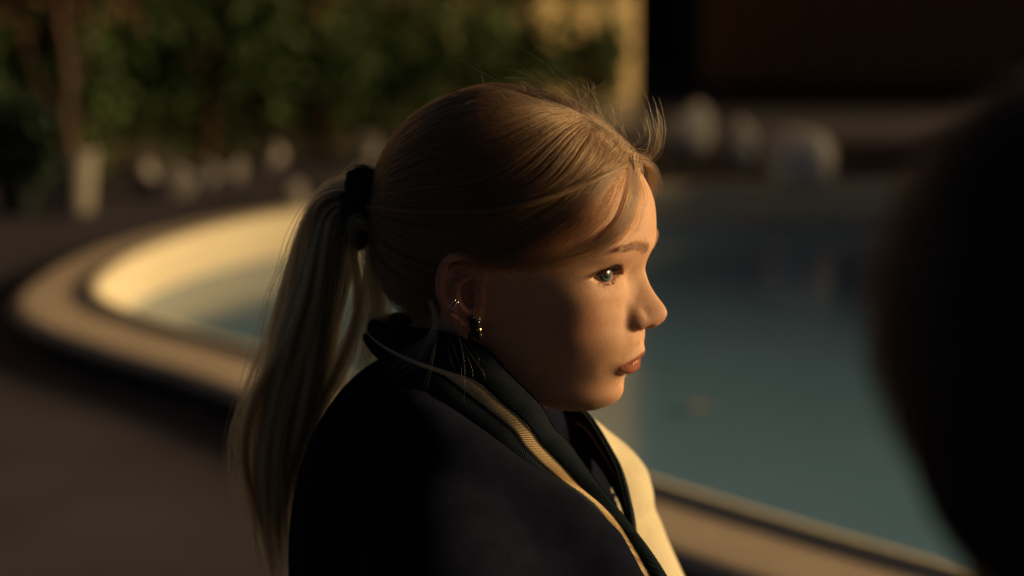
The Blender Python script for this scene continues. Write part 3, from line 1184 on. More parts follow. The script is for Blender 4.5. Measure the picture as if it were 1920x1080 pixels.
def scalp_strands(N, K=26, roots=None, lift=(1.5, 7.0), kfall=0.97, noise_amp=0.9):
    if roots is None:
        R = []
        while sum(len(x) for x in R) < N:
            q = rng.normal(size=(N, 3))
            q /= np.linalg.norm(q, axis=1, keepdims=True)
            q = to_shell(q * np.array([100, 76, 90]) + np.array([-15, 0, 36]), 0.0 * q[:, 0])
            R.append(q[hairline(q)])
        roots = np.concatenate(R)[:N]
    N = len(roots)
    side = np.where(roots[:, 1] < 0.0, -1.0, 1.0)
    lay = rng.uniform(0, 1, N)
    off1 = lift[0] + (lift[1] - lift[0]) * lay
    phi = np.arctan2(roots[:, 1], roots[:, 2] - 20) * 1.0 + 0.004 * roots[:, 0]
    off1 = off1 + 1.1 * np.sin(17 * phi + 0.03 * roots[:, 0]) + 0.8 * np.sin(41 * phi + 1.3)
    off1 = np.maximum(off1, 0.8)
    # distance still to go decides the step, so every strand ends in the tie
    P = [to_shell(roots, np.zeros(N) + 0.3)]
    p = P[0]
    jit = rng.normal(size=(N, 3)) * noise_amp
    dist = np.linalg.norm(TIE - p, axis=1)
    step = np.maximum(dist * 1.35, 30) / (K - 3)
    for i in range(1, K - 2):
        t = i / (K - 3)
        v = flow(p, side, kfall)
        rem = np.linalg.norm(TIE - p, axis=1)
        st = np.minimum(step, rem / max(1, (K - 2 - i)) * 1.6)
        p = p + v * st[:, None]
        off = off1 * sstep(0, 0.22, t) * (1 + 0.25 * math.sin(t * 3))
        near = sstep(75, 25, np.linalg.norm((TIE - p), axis=1))
        q = to_shell(p, off)
        p = q * (1 - 0.85 * near[:, None]) + p * 0.85 * near[:, None]
        P.append(p + jit * math.sin(t * math.pi * 0.9) + 0.25 * rng.normal(size=(N, 3)))
    ang = np.arctan2(p[:, 1] - TIE[1], p[:, 2] - TIE[2])
    rr = 17 * np.sqrt(rng.uniform(0, 1, N))
    end = TIE + np.stack([0 * ang + 4, rr * np.sin(ang), rr * np.cos(ang)], -1)
    P.append(p * 0.35 + end * 0.65)
    P.append(end + np.array([-14, 0, 0]))
    return np.stack(P, 1)


st = clear_head(scalp_strands(17000), 0.8)
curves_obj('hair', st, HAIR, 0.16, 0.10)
# extra strands rising from the parting, so the crown reads combed
N = 3500
rx = rng.uniform(-30, 84, N)
ry = rng.normal(0, 0.8, N) - 0.5
rz = np.interp(rx, [-40, 0, 40, 70, 90], [124, 128, 112, 92, 66])
roots = to_shell(np.stack([rx, ry, rz], 1), np.zeros(N))
roots = roots[roots[:, 2] > 66]
curves_obj('hair', scalp_strands(len(roots), roots=roots, lift=(3, 9)), HAIR, 0.16, 0.10)


def bundle(path, n, spread0, spread1, K=18, wob=1.0, curl=0.0):
    """Strands that follow one path of head-frame points with a spread that grows to the tip."""
    C = catmull(path, K)
    t = np.linspace(0, 1, K)
    out = []
    for _ in range(n):
        o0 = rng.normal(size=3) * spread0
        o1 = rng.normal(size=3) * spread1
        ph = rng.uniform(0, 6.28, 3)
        fr = rng.uniform(2.0, 5.0, 3)
        w = np.sin(t[:, None] * fr + ph) * wob * t[:, None]
        cut = rng.uniform(0.72, 1.0)
        q = C + o0 * (1 - t)[:, None] + o1 * t[:, None] + w
        ti = np.linspace(0, cut, K)
        q = np.stack([np.interp(ti, t, q[:, i]) for i in range(3)], 1)
        out.append(q)
    return out


# fringe swept over the temple: from the parting down past the brow, back above the ear
fr = []
for k, (pts, n) in enumerate([
    ([(1186, 290, 4), (1182, 330, 12), (1172, 380, 26), (1155, 425, 40), (1118, 462, 54), (1058, 484, 66), (980, 494, 74), (900, 486, 80), (800, 465, 80)], 150),
    ([(1190, 292, 3), (1186, 330, 9), (1180, 375, 20), (1168, 420, 34), (1142, 455, 48), (1090, 484, 61), (1025, 498, 70), (955, 508, 76)], 70),
    ([(1170, 276, 6), (1140, 325, 30), (1105, 370, 48), (1062, 412, 61), (1010, 448, 69), (950, 474, 75), (880, 480, 80), (780, 455, 78)], 200),
    ([(1155, 262, 6), (1120, 308, 32), (1080, 352, 51), (1036, 394, 64), (980, 430, 72), (920, 456, 78), (840, 458, 80), (760, 430, 70)], 200),
    ([(1140, 250, 6), (1100, 295, 34), (1058, 338, 54), (1008, 378, 68), (950, 408, 76), (880, 428, 80), (800, 432, 76), (730, 405, 55)], 200),
    ([(1176, 300, 10), (1158, 350, 30), (1130, 405, 48), (1085, 450, 60), (1030, 478, 68), (960, 492, 75)], 24),
    ([(1165, 300, 14), (1140, 350, 36), (1105, 402, 53), (1060, 445, 64), (1000, 475, 71), (940, 488, 77)], 24),
    ([(1196, 298, 2), (1197, 330, 6), (1194, 370, 12), (1187, 405, 21), (1176, 440, 32)], 18),
]):
    B = np.array(bundle([H(*p) for p in pts], n, 1.2 if n != 24 else 3.0, (3.4 if n != 24 else 5.0) * (1.7 if n == 200 else 1.0), 22, 1.2))
    sp = rng.normal(size=(n, 1, 3)) * np.array([1.6, 0.8, 2.0]) * (2.0 if n == 200 else 1.0) * np.sin(np.pi * np.linspace(0, 1, 22))[None, :, None]
    B = B + sp
    # spread the roots along the parting
    al = rng.uniform(-7, 7, (n, 1, 1)) * np.array([0.80, 0, -0.60]) * (1 - np.linspace(0, 1, 22) ** 0.6)[None, :, None]
    fr.append(B + al)
fr = np.concatenate(fr)
lo_gap = rng.uniform(1.0, 4.0, (len(fr), 1)) * np.ones((1, fr.shape[1])) * sstep(0, 0.2, np.linspace(0, 1, fr.shape[1]))[None, :]
for gp in (1.2, 2.2):
    sel = rng.uniform(size=len(fr)) < 0.6
    fr[sel] = clear_head(fr[sel], gp)
fr = clear_head(fr, 1.0)
curves_obj('fringe', fr, HAIR, 0.15, 0.07)
# the same lock on her far side, flipping up over the forehead
ff = []
for pts, n in [
    ([(1188, 292, 2), (1206, 300, -8), (1221, 318, -22), (1226, 340, -36), (1221, 372, -48)], 120),
    ([(1192, 290, 0), (1212, 292, -6), (1228, 282, -10), (1237, 262, -12), (1238, 240, -14), (1234, 222, -14)], 20),
    ([(1190, 288, 0), (1210, 286, -6), (1222, 270, -10), (1226, 240, -12), (1218, 205, -12), (1208, 182, -12)], 8),
    ([(1196, 296, 0), (1218, 300, -8), (1232, 290, -12), (1240, 268, -14), (1241, 235, -14), (1232, 200, -14), (1224, 182, -14)], 6),
    ([(1200, 300, -2), (1222, 312, -14), (1231, 330, -24), (1234, 352, -30), (1229, 375, -34)], 10),
    ([(1180, 280, 0), (1200, 268, -6), (1212, 250, -8), (1200, 232, -8), (1188, 236, -8)], 6),
]:
    ff += bundle([H(*p) for p in pts], n, 1.6, 3.2, 18, 1.2)
curves_obj('fringe', clear_head(np.array(ff), 0.8), HAIR, 0.13, 0.06)

# flyaway hairs over the crown
fl = []
for _ in range(260):
    x = rng.uniform(-105, 86)
    y = rng.normal(-12, 26)
    p0 = to_shell(np.array([[x, y, 150 - 0.006 * x * x]]), np.array([4.0]))[0]
    nrm = grad(p0[None])[0]
    tg = np.array([rng.normal(-0.6, 0.8), rng.normal(0, 0.7), rng.normal(0, 0.3)])
    tg -= nrm * (tg @ nrm)
    L = rng.uniform(10, 34) * (1 + 0.5 * (x > 40))
    lift = rng.uniform(0.05, 0.55) ** 1.5
    q = [p0 + tg * L * s + nrm * (lift * L * math.sin(s * rng.uniform(1.6, 2.9))) for s in np.linspace(0, 1, 9)]
    fl.append(q)
for pts in [[(1085, 228, 2), (1098, 200, 0), (1104, 172, 0), (1100, 150, 0)], [(1130, 226, 2), (1122, 195, 0), (1112, 168, 0), (1100, 146, -4)],
            [(1150, 235, 2), (1146, 205, 0), (1126, 185, 0), (1096, 168, -6), (1100, 155, -6)], [(1176, 262, 0), (1160, 225, 0), (1128, 200, 0)]]:
    for b in bundle([H(*p) for p in pts], 3, 1.0, 2.5, 9, 2.0):
        fl.append(b)
curves_obj('flyaway_hair', np.array(fl), HAIR, 0.09, 0.05)

# wisps at the nape, by the ear and at the temple
ws = []
for pts, n, s0, s1 in [
    ([(806, 560, 70), (816, 598, 80), (808, 632, 88), (778, 660, 94), (746, 682, 96), (712, 700, 96)], 30, 1.4, 4.0),
    ([(808, 565, 70), (818, 606, 82), (806, 645, 90), (790, 668, 96), (752, 690, 98), (722, 715, 98)], 14, 1.4, 6.0),
    ([(812, 572, 72), (820, 612, 82), (812, 655, 92), (800, 712, 98), (786, 762, 100), (768, 800, 100)], 4, 1.5, 5.0),
    ([(852, 602, 78), (868, 636, 88), (884, 664, 94), (892, 690, 98), (868, 716, 100)], 4, 4.0, 7.0),
    ([(845, 600, 78), (850, 640, 88), (866, 672, 94), (884, 684, 98), (876, 730, 100)], 3, 4.0, 8.0),
    ([(765, 520, 40), (755, 560, 46), (742, 600, 52)], 18, 2.5, 4.0),
    ([(905, 470, 76), (930, 500, 76), (955, 508, 76), (985, 510, 76)], 14, 3, 5.0),
    ([(935, 452, 76), (950, 485, 76), (966, 512, 76), (990, 520, 76)], 10, 3, 5.0),
    ([(715, 480, 40), (745, 485, 56), (760, 470, 60), (775, 460, 62)], 3, 2.0, 3.0),
    ([(868, 500, 88), (890, 526, 90), (912, 515, 90)], 3, 2.0, 3.0),
]:
    ws += bundle([H(*p) for p in pts], n, s0, s1, 14, 3.0)
ws = clear_head(np.array(ws), 0.6)
curves_obj('wisp', ws, HAIR_WISP, 0.075, 0.035)

# ------------------------------------------------------------------ ponytail: locks of strands from the tie
tail_c = [H(u, v, L) for u, v, L in [(700, 385, 4), (662, 372, 4), (630, 388, 4), (617, 445, 2), (602, 540, 0), (572, 650, -2), (538, 760, -2), (515, 860, 0), (508, 950, 2), (520, 1040, 2), (535, 1110, 2)]]
TC = catmull(tail_c, 40)
tT = np.linspace(0, 1, 40)
wU = np.interp(tT, [0, .06, .15, .3, .45, .6, .75, .9, 1], [14, 17, 22, 30, 36, 37, 33, 25, 14])   # across the view
wD = np.interp(tT, [0, .06, .15, .3, .5, .7, 1], [14, 17, 24, 30, 30, 26, 12])                       # in depth
TG = np.gradient(TC, axis=0)
TG /= np.linalg.norm(TG, axis=1, keepdims=True)
SIDE = np.cross(TG, np.array([0, 1.0, 0]))
SIDE /= np.linalg.norm(SIDE, axis=1, keepdims=True)
BI = np.array([0, 1.0, 0])
tail, tail_dark = [], []
for lock in range(40):
    a = rng.uniform(0, 6.283)
    rad = math.sqrt(rng.uniform(0.0, 1.0))
    ca, sa = math.cos(a) * rad, math.sin(a) * rad
    ph, fq, am = rng.uniform(0, 6.28), rng.uniform(5, 12), rng.uniform(0.06, 0.26)
    ph2 = rng.uniform(0, 6.28)
    endt = rng.uniform(0.80, 1.0)
    ns_ = int(rng.uniform(110, 190))
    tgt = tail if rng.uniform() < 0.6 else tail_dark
    for s in range(ns_):
        j = rng.normal(size=2) * (0.042 if s > 8 else 0.14)
        e = endt * rng.uniform(0.8, 1.0)
        t = np.linspace(0, e, 24)
        C = np.stack([np.interp(t, tT, TC[:, i]) for i in range(3)], 1)
        Sd = np.stack([np.interp(t, tT, SIDE[:, i]) for i in range(3)], 1)
        wu, wd_ = np.interp(t, tT, wU), np.interp(t, tT, wD)
        grow = sstep(0.0, 0.5, t)
        pinch = 1 - 0.55 * sstep(0.55, 1.0, t)
        cu = ca + am * np.sin(fq * t + ph) * grow + j[0] * (0.5 + grow * pinch)
        cd = sa + am * np.sin(fq * t + ph2) * grow + j[1] * (0.5 + grow * pinch)
        tgt.append(C + Sd * (cu * wu)[:, None] + BI * (cd * wd_)[:, None])
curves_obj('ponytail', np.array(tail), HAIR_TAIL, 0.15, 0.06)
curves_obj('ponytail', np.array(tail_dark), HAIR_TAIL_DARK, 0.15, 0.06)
# loose hairs on top of the tail, near the tie
lo_ = []
for pts, n in [([(700, 330, 10), (668, 322, 8), (630, 345, 6), (590, 395, 4), (560, 470, 2)], 40), ([(716, 300, 2), (690, 300, 0), (660, 330, 0), (640, 370, 0)], 40),
               ([(690, 430, 30), (665, 410, 32), (655, 450, 32), (652, 520, 26)], 60), ([(600, 420, 0), (545, 520, 0), (500, 640, 0), (462, 740, 0), (440, 830, 0), (445, 905, 0), (470, 960, 0)], 50),
               ([(700, 455, 6), (706, 520, 4), (706, 580, 0), (692, 660, -4), (670, 740, -6)], 420), ([(560, 560, 10), (520, 700, 12), (490, 820, 12), (478, 900, 10), (500, 980, 8)], 60)]:
    lo_ += bundle([H(*p) for p in pts], n, 3.0 if n < 300 else 5.0, 5.0 if n < 300 else 9.0, 20, 2.2)
curves_obj('ponytail', np.array(lo_), HAIR_TAIL, 0.12, 0.05)

# ------------------------------------------------------------------ hair tie: a gathered velvet scrunchie
VELVET = simple_mat('velvet', (0.018, 0.010, 0.009), (0.035, 0.018, 0.014), 0.12, 0.9, 0.6, 1.0, 0.5)
vv, ff_ = [], []
NU, NV = 120, 18
ax0 = np.array([-0.96, 0.0, 0.10])
ax0 /= np.linalg.norm(ax0)
e1 = np.array([0, 1.0, 0])
e2 = np.cross(ax0, e1)
TC0 = TIE + np.array([-6, 0, 0])
for i in range(NU):
    a = 2 * math.pi * i / NU
    rdir = e1 * math.cos(a) * 0.85 + e2 * math.sin(a) * 1.12
    fold = 1 + 0.16 * math.sin(13 * a + 0.7) + 0.10 * math.sin(29 * a)
    for j in range(NV):
        b = 2 * math.pi * j / NV
        rm = 7.2 * fold * (1 + 0.10 * math.sin(3 * b + 5 * a))
        vv.append(TC0 + rdir * (21 + rm * math.cos(b)) + ax0 * (rm * 1.35 * math.sin(b)))
for i in range(NU):
    for j in range(NV):
        ff_.append((i * NV + j, ((i + 1) % NU) * NV + j, ((i + 1) % NU) * NV + (j + 1) % NV, i * NV + (j + 1) % NV))
under_woman(new_obj('hair_tie', mesh_from('hair_tie', vv, ff_, VELVET)))

# ------------------------------------------------------------------ brows and lashes
HB = HV[(HV[:, 0] > 55) & (np.abs(HV[:, 2] - 18) < 26)]


def on_face(y, z):
    """Frontmost skin point near (y, z)."""
    d = (HB[:, 1] - y) ** 2 + (HB[:, 2] - z) ** 2
    i = np.argsort(d)[:12]
    return HB[i[np.argmax(HB[i, 0])]]


bi = H(1201, 471, 9)
bm = H(1168, 461, 27)
bo = H(1140, 466, 41)
for sgn in (-1, 1):
    br = []
    for _ in range(560):
        t = rng.uniform(0, 1)
        y = 9 + 33 * t
        z = np.interp(t, [0, .55, 1], [bi[2], bm[2], bo[2] + 1.0]) + rng.normal(0, 1.0) * np.interp(t, [0, .1, .6, 1], [1.6, 2.1, 1.5, 0.5])
        p = on_face(sgn * y, z)
        d = np.array([-0.25, sgn * (0.35 + 0.8 * t), 0.75 - 1.0 * t]) + rng.normal(size=3) * 0.15
        d /= np.linalg.norm(d)
        L = rng.uniform(3.5, 6.5)
        br.append([p + d * L * s + np.array([0.9 * math.sin(s * 3.0) + 0.25, 0, 0]) for s in np.linspace(0, 1, 5)])
    curves_obj('eyebrow', np.array(br), BROW, 0.14, 0.05)
    la = []
    for _ in range(210):
        t = rng.uniform(0.05, 1)
        azr = math.radians(-24 + 102 * t)
        elr = math.radians(26 * max(0, math.sin(math.pi * t ** 0.85)) ** 0.75 + 1.0)
        dirv = np.array([math.cos(azr) * math.cos(elr), sgn * math.sin(azr) * math.cos(elr), math.sin(elr)])
        p = np.array([E_[0], sgn * E_[1], E_[2]]) + dirv * 13.1
        L = rng.uniform(6.0, 9.0)
        out = np.array([dirv[0] * 0.5 + 0.75, dirv[1] * 0.7, -0.10]) + rng.normal(size=3) * 0.10
        out /= np.linalg.norm(out)
        la.append([p + out * L * s + np.array([0, 0, 3.6 * s ** 2]) for s in np.linspace(0, 1, 6)])
    for _ in range(26):
        t = rng.uniform(0.15, 0.95)
        azr = math.radians(-20 + 92 * t)
        elr = math.radians(-22 * max(0, math.sin(math.pi * t ** 1.1)) ** 0.8 - 2)
        dirv = np.array([math.cos(azr) * math.cos(elr), sgn * math.sin(azr) * math.cos(elr), math.sin(elr)])
        p = np.array([E_[0], sgn * E_[1], E_[2]]) + dirv * 13.2
        out = np.array([dirv[0] * 0.6 + 0.4, dirv[1] * 0.8, -0.5]) + rng.normal(size=3) * 0.15
        la.append([p + out * 2.6 * s + np.array([0, 0, -0.4 * s]) for s in np.linspace(0, 1, 6)])
    curves_obj('eyelash', np.array(la), LASH, 0.17, 0.04)

# ------------------------------------------------------------------ jacket
def fabric(name, c1, c2, rough=0.95, sheen=0.25, scale=1.2):
    m, n, b = mat_new(name)
    n.links.new(ramp(n, noise(n, scale * 0.05, 5), [(0.3, c1), (0.7, c2)]), b.inputs['Base Color'])
    b.inputs['Roughness'].default_value = rough
    b.inputs['Specular IOR Level'].default_value = 0.04
    b.inputs['Sheen Weight'].default_value = sheen
    b.inputs['Sheen Roughness'].default_value = 0.5
    bump(n, b, noise(n, scale, 3), 0.25, 0.6)
    return m


NAVY = fabric('navy_wool', (0.0035, 0.005, 0.014), (0.007, 0.009, 0.022), sheen=0.02)
RIB = fabric('navy_rib_knit', (0.008, 0.015, 0.024), (0.013, 0.022, 0.034), 0.9, 0.05)
STRIPE = fabric('cream_rib_knit', (0.70, 0.54, 0.32), (0.78, 0.61, 0.38), 0.9, 0.1)
SLEEVE = fabric('cream_leather', (0.68, 0.60, 0.42), (0.76, 0.68, 0.49), 0.6, 0.0, 0.5)

# collar rows traced along her right side, from the nape to the front
r0 = [(700, 598, 0), (716, 604, 26), (768, 612, 54), (838, 622, 70), (907, 649, 74), (957, 699, 70), (1000, 742, 64), (1017, 762, 61), (1040, 802, 54), (1070, 829, 49), (1107, 882, 41), (1140, 929, 34), (1210, 1020, 26)]
r1 = [(691, 621, 0), (702, 635, 33), (733, 655, 65), (782, 676, 83), (846, 698, 85), (893, 715, 84), (940, 755, 80), (977, 785, 76), (1000, 812, 70), (1017, 835, 66), (1057, 875, 57), (1090, 912, 50), (1165, 990, 40)]
r2 = [(690, 624, 0), (700, 638, 34), (730, 660, 66), (776, 682, 84), (827, 701, 88), (857, 722, 88), (893, 750, 86), (933, 782, 83), (963, 809, 79), (980, 835, 76), (1015, 869, 69), (1050, 896, 62), (1130, 965, 50)]
r3 = [(682, 636, 0), (690, 652, 36), (712, 676, 70), (745, 695, 90), (780, 712, 95), (810, 738, 96), (845, 772, 95), (893, 812, 92), (935, 842, 89), (970, 865, 86), (1010, 890, 81), (1045, 914, 76), (1115, 975, 66)]
J = Grid((-205, -250, -560), (310, 250, -40), 4.0)
for sg in (-1, 1):
    bk = 22 if sg > 0 else 14
    J.tube([(-45, sg * 45, -150), (-30 - bk * 0.4, sg * 95, -166), (-8 - bk, sg * 140, -196), (4 - bk, sg * 165, -232)], [58, 55, 56, 60], 25)
    J.tube([(4 - bk, sg * 165, -232), (60, sg * 196, -400), (70, sg * 196, -430)], [60, 52, 50], 25)
    J.tube([(66, sg * 196, -430), (180, sg * 120, -440), (285, sg * 25, -420)], [48, 42, 36], 20)
J.ell((-97, 0, -213), (87, 136, 142), 45)
hem = np.array([H(u, v, L) for u, v, L in r3])
hem[:, 1] = -np.array([q[2] for q in r3])
hem = np.vstack([hem, H(1190, 1110, 64)])
J.tube(hem[2:] + np.array([0, 0, -26]), np.linspace(20, 24, len(hem) - 2), 26)
J.tube((hem[2:7] + np.array([0, 0, -26])) * np.array([1, -1, 1]), 20, 26)
J.ell((-50, 0, -330), (115, 150, 200), 50)
J.ell((-40, 0, -480), (120, 165, 150), 50)
J.gauss((40, 10, -150), (40, 34, 50), 22)
J.ell((10, -80, -250), (70, 70, 90), 40)
# a soft crease on the far shoulder and folds over the back
J.gauss((66, 150, -232), (30, 60, 9), 7)
J.gauss((60, 140, -196), (26, 50, 12), -7)
for k in range(14):
    c = (rng.uniform(-180, 60), rng.choice([-1, 1]) * rng.uniform(40, 190), rng.uniform(-420, -170))
    J.gauss(c, (14 + 30 * rng.uniform(), 30, 10 + 14 * rng.uniform()), rng.choice([-5, 5]))
JV, JQ = J.nets()
fc = JV[JQ].mean(1)
is_sleeve = fc[:, 1] > 104 - 0.22 * (fc[:, 2] + 140)


def sub_mesh(name, V, Q, mask, mat):
    q = Q[mask]
    idx, inv = np.unique(q, return_inverse=True)
    return mesh_from(name, V[idx], inv.reshape(q.shape), mat)


jacket = under_woman(new_obj('jacket', sub_mesh('jacket', JV, JQ, ~is_sleeve, NAVY)))
jacket['label'] = 'navy wool jacket with a ribbed collar'
new_obj('sleeve', sub_mesh('sleeve', JV, JQ, is_sleeve & (fc[:, 1] > 0), SLEEVE), jacket)['label'] = 'cream far sleeve catching the light'

rows = []
for r, ext in zip((r0, r1, r2, r3), ((1290, 1140, 18), (1240, 1120, 30), (1205, 1100, 40), (1190, 1110, 56))):
    r = r + [ext]
    P = np.array([H(u, v, L) for u, v, L in r])
    P[:, 1] = -np.array([q[2] for q in r])
    rows.append(P)
# her left side: the collar stands closer to the neck and drops straight down the front
far0 = np.array([H(u, v, L) for u, v, L in [(1052, 742, -64), (1085, 758, -63), (1108, 776, -62), (1126, 802, -60), (1144, 838, -58), (1160, 872, -56), (1174, 920, -54), (1184, 980, -52), (1192, 1120, -50)]])
far_rows = []
for k, (dy, dz) in enumerate([(0, 0), (10, -14), (13, -18), (28, -42)]):
    back_ = rows[k][:5] * np.array([1, -1, 1])
    far_rows.append(np.vstack([back_, far0 + np.array([-0.10 * dy, dy, dz])]))


def collar_band(name, Ra, Rb, nrow, mat, rib=0.38, bulge=1.6):
    C = 1500
    a, b = catmull(Ra, C), catmull(Rb, C)
    t = np.linspace(0, 1, nrow)
    G = a[:, None, :] * (1 - t)[None, :, None] + b[:, None, :] * t[None, :, None]
    du = np.gradient(G, axis=0)
    dv = (b - a)[:, None, :] + 0 * G
    nn = np.cross(du, dv)
    nn /= np.linalg.norm(nn, axis=2, keepdims=True) + 1e-9
    cen = np.array([-50, 0, -130.0])
    if ((G - cen) * nn).sum() < 0:
        nn = -nn
    arc = np.cumsum(np.linalg.norm(np.diff(a, axis=0, prepend=a[:1]), axis=1) + np.linalg.norm(np.diff(b, axis=0, prepend=b[:1]), axis=1)) / 2
    k = np.cos(arc * 2 * math.pi / 1.75)
    wv = 0.8 * np.sin(arc / 23.0) + 0.5 * np.sin(arc / 11.0 + 1)
    G = G + nn * (rib * k[:, None, None] + (bulge * np.sin(np.pi * t))[None, :, None] + wv[:, None, None])
    n0, n1 = C, nrow
    V = G.reshape(-1, 3)
    i, j = np.meshgrid(np.arange(n0 - 1), np.arange(n1 - 1), indexing='ij')
    q = np.stack([i * n1 + j, (i + 1) * n1 + j, (i + 1) * n1 + j + 1, i * n1 + j + 1], -1).reshape(-1, 4)
    # second, inner layer for thickness
    Vi = (G - nn * 3.2).reshape(-1, 3)
    off = len(V)
    rim = []
    for jj in (0, n1 - 1):
        ii = np.arange(n0 - 1)
        rim.append(np.stack([ii * n1 + jj, (ii + 1) * n1 + jj, off + (ii + 1) * n1 + jj, off + ii * n1 + jj], -1))
    Q = np.concatenate([q, (q + off)[:, ::-1]] + rim)
    return new_obj(name, mesh_from(name, np.concatenate([V, Vi]), Q, mat), jacket)


for R_ in (rows, far_rows):
    collar_band('collar', R_[0], R_[1], 10, RIB, bulge=2.2)
    collar_band('collar_stripe', R_[1], R_[2], 5, STRIPE, bulge=0.5)
    collar_band('collar_hem', R_[2], R_[3], 6, RIB, bulge=2.0)
# legs drawn up in dark trousers, so that she sits on the paving
Tg = Grid((-190, -220, -800), (520, 220, -420), 6.0)
for sg in (-1, 1):
    Tg.tube([(-60, sg * 80, -690), (150, sg * 95, -600), (300, sg * 90, -520)], [95, 82, 62], 30)
    Tg.tube([(300, sg * 90, -520), (330, sg * 85, -650), (300, sg * 85, -742)], [60, 50, 42], 20)
Tg.ell((-70, 0, -640), (110, 165, 120), 40)
TV, TQ = Tg.nets()
under_woman(new_obj('trousers', mesh_from('trousers', TV, TQ, fabric('dark_denim', (0.012, 0.013, 0.018), (0.022, 0.024, 0.032)))))
Sh = Grid((230, -150, -812), (480, 150, -690), 4.0)
for sg in (-1, 1):
    Sh.tube([(292, sg * 85, -768), (360, sg * 88, -775), (425, sg * 90, -782)], [40, 37, 30], 10)
sx, sy, sz = Sh.all()
Sh.f = smax(Sh.f, (-806 - sz).astype(np.float32) + 0 * Sh.f, 4)
SV, SQ = Sh.nets()
SHOE = fabric('shoe_canvas', (0.3, 0.3, 0.3), (0.4, 0.4, 0.4))
sc_ = SV[SQ].mean(1)[:, 1]
for msk in (sc_ < 0, sc_ >= 0):
    under_woman(new_obj('shoe', sub_mesh('shoe', SV, SQ, msk, SHOE)))

# ------------------------------------------------------------------ ear jewellery
GOLD, gn, gb = mat_new('gold')
gn.links.new(ramp(gn, noise(gn, 0.5, 2), [(0.3, (0.75, 0.50, 0.22)), (0.7, (0.85, 0.60, 0.30))]), gb.inputs['Base Color'])
gb.inputs['Metallic'].default_value = 1.0
gb.inputs['Roughness'].default_value = 0.2
SILVER, sn, sb_ = mat_new('silver')
sn.links.new(ramp(sn, noise(sn, 0.5, 2), [(0.3, (0.75, 0.74, 0.72)), (0.7, (0.85, 0.84, 0.82))]), sb_.inputs['Base Color'])
sb_.inputs['Metallic'].default_value = 1.0
sb_.inputs['Roughness'].default_value = 0.15
JET, jn, jb = mat_new('jet_bead')
jn.links.new(ramp(jn, noise(jn, 0.6, 2), [(0.3, (0.006, 0.007, 0.006)), (0.7, (0.014, 0.015, 0.013))]), jb.inputs['Base Color'])
jb.inputs['Roughness'].default_value = 0.18


def facet(c, r, seed):
    import bmesh
    bm = bmesh.new()
    bmesh.ops.create_icosphere(bm, subdivisions=2, radius=1.0)
    rr = np.random.default_rng(seed)
    for v in bm.verts:
        v.co = Vector(np.array(c) + np.array(v.co) * np.array(r) * rr.uniform(0.9, 1.08))
    m_ = bpy.data.meshes.new('bead')
    bm.to_mesh(m_)
    bm.free()
    return m_


ER = HI['ear']
ear_ring = None
for k, (u, v) in enumerate([(884, 598), (893, 604), (886, 611), (895, 617), (888, 624), (897, 629), (884, 631)]):
    p = H(u, v, 84)
    m_ = facet(p, (3.0, 3.0, 3.2), k)
    m_.materials.append(JET)
    if ear_ring is None:
        ear_ring = under_woman(new_obj('earring', m_))
        ear_ring['label'] = 'drop earring of black beads with gold studs'
    else:
        new_obj('bead', m_, ear_ring)
for k, (u, v) in enumerate([(897, 599), (898, 619)]):
    m_ = facet(H(u, v, 87), (1.7, 1.5, 2.0), 40 + k)
    m_.materials.append(GOLD)
    new_obj('stud', m_, ear_ring)
cp = H(850, 571, 90)
ct = []
for a in np.linspace(0, 2 * math.pi, 29):
    ct.append(cp + np.array([5.2 * math.cos(a) * 0.55, -6.0 * math.sin(a), 5.2 * math.cos(a) * 0.9]))
for dz in (0.0, 2.2):
    o = new_obj('ear_cuff', tube_mesh('ear_cuff', [([q + np.array([dz, 0, -dz * 0.7]) for q in ct], 0.55)], SILVER))
    under_woman(o)

# ================================================================== THE PERSON IN THE FOREGROUND
p2o = at_depth(2178, 575, 0.84)
man = empty('person', (0, 0, 0))
tag(man, 'dark blurred head and shoulder of a person close up at the right edge', 'person')
rig2 = Matrix.Translation(Vector(p2o)) @ Matrix.Rotation(math.radians(35), 4, 'Z') @ Matrix.Scale(0.001, 4)


def under_man(o):
    o.parent = man
    o.matrix_basis = rig2
    return o


B2 = Grid((-120, -110, -230), (125, 110, 125), 3.0)
B2.ell((0, 0, -4), (90, 74, 86), 10)
B2.ell((25, 0, -40), (68, 60, 75), 25)
B2.tube([(-10, 0, -60), (-22, 0, -150), (-30, 0, -225)], [55, 56, 66], 15)
B2.ell((98, 0, -30), (14, 12, 22), 10)
B2.ell((84, 0, -72), (16, 24, 10), 10)
for sg in (-1, 1):
    B2.ell((0, sg * 76, -22), (16, 8, 30), 6)
    B2.gauss((84, sg * 30, 0), (16, 14, 12), 8)
V2, Q2 = B2.nets()
me2 = mesh_from('body', V2, Q2, SKIN)
for nm in ('lip', 'flush', 'line', 'scalp'):
    vattr(me2, nm, np.zeros(len(V2)))
under_man(new_obj('body', me2))
H2 = Grid((-125, -115, -130), (90, 115, 135), 3.0)
H2.ell((-8, 0, 0), (97, 88, 92), 10)
H2.ell((-30, 0, -52), (58, 66, 60), 30)
hx, hy, hz = H2.all()
H2.f = smax(H2.f, (hx - (35 + 0.25 * (hz + 20)) + 0 * hy + 0 * hz).astype(np.float32), 14)
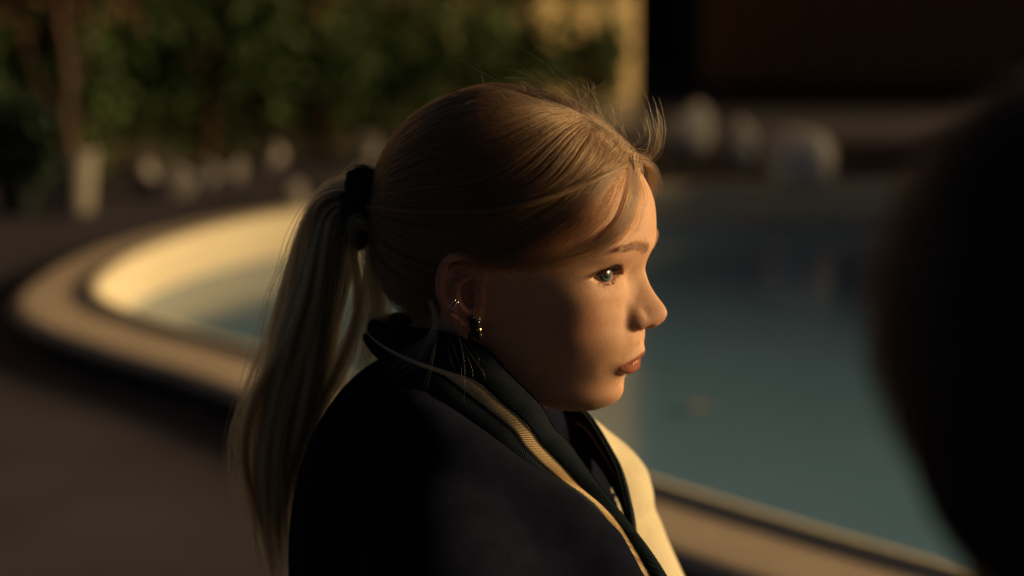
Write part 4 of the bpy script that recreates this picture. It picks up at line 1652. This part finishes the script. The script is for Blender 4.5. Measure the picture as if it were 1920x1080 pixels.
for k in range(30):
    c = rng.normal(size=3)
    c = c / np.linalg.norm(c) * np.array([95, 86, 95])
    H2.gauss(c, (30, 9, 40), rng.choice([-3, 3]))
V3, Q3 = H2.nets()
under_man(new_obj('hair', mesh_from('hair', V3, Q3, simple_mat('black_hair', (0.004, 0.003, 0.003), (0.010, 0.008, 0.007), 0.1, 0.6, 0.6, 1.0, 0.8, 0.3))))
hc_ = V3.mean(0)
ii = rng.integers(0, len(V3), 7000)
p0 = V3[ii]
nr = (p0 - np.array([-15, 0, -15]))
nr /= np.linalg.norm(nr, axis=1, keepdims=True)
dn_ = np.array([-0.35, 0, -1.0]) + rng.normal(size=(7000, 3)) * 0.18
dn_ = dn_ - (dn_ * nr).sum(1, keepdims=True) * nr
dn_ /= np.linalg.norm(dn_, axis=1, keepdims=True) + 1e-6
ln = rng.uniform(22, 48, (7000, 1))
s3 = np.stack([p0 + dn_ * ln * t + nr * (0.4 + 1.2 * math.sin(t * 2.6)) - nr * ln * 0.16 * t * t for t in np.linspace(0, 1, 7)], 1)
curves_obj('hair_strands', s3, make_hair_mat('black_hair_strand', (0.012, 0.009, 0.008), 0.4), 0.22, 0.08, under_man)
K2 = Grid((-200, -280, -700), (200, 280, -130), 6.0)
for sg in (-1, 1):
    K2.tube([(-30, sg * 60, -225), (-25, sg * 130, -250), (-20, sg * 180, -300)], [60, 58, 64], 25)
    K2.tube([(-20, sg * 185, -300), (20, sg * 205, -520), (60, sg * 190, -640)], [60, 52, 46], 25)
K2.ell((-20, 0, -420), (125, 175, 240), 50)
V4, Q4 = K2.nets()
under_man(new_obj('coat', mesh_from('coat', V4, Q4, fabric('black_coat', (0.006, 0.006, 0.007), (0.012, 0.012, 0.013)))))
# a ribbed dark red collar round the neck
cl = []
for a in np.linspace(0, 2 * math.pi, 40):
    cl.append(np.array([-22 + 66 * math.cos(a), 66 * math.sin(a), -172 + 16 * math.cos(a) * -1]))
under_man(new_obj('collar', tube_mesh('collar', [(cl, 11.0)], fabric('dark_red_knit', (0.06, 0.008, 0.008), (0.10, 0.014, 0.012)), 12)))
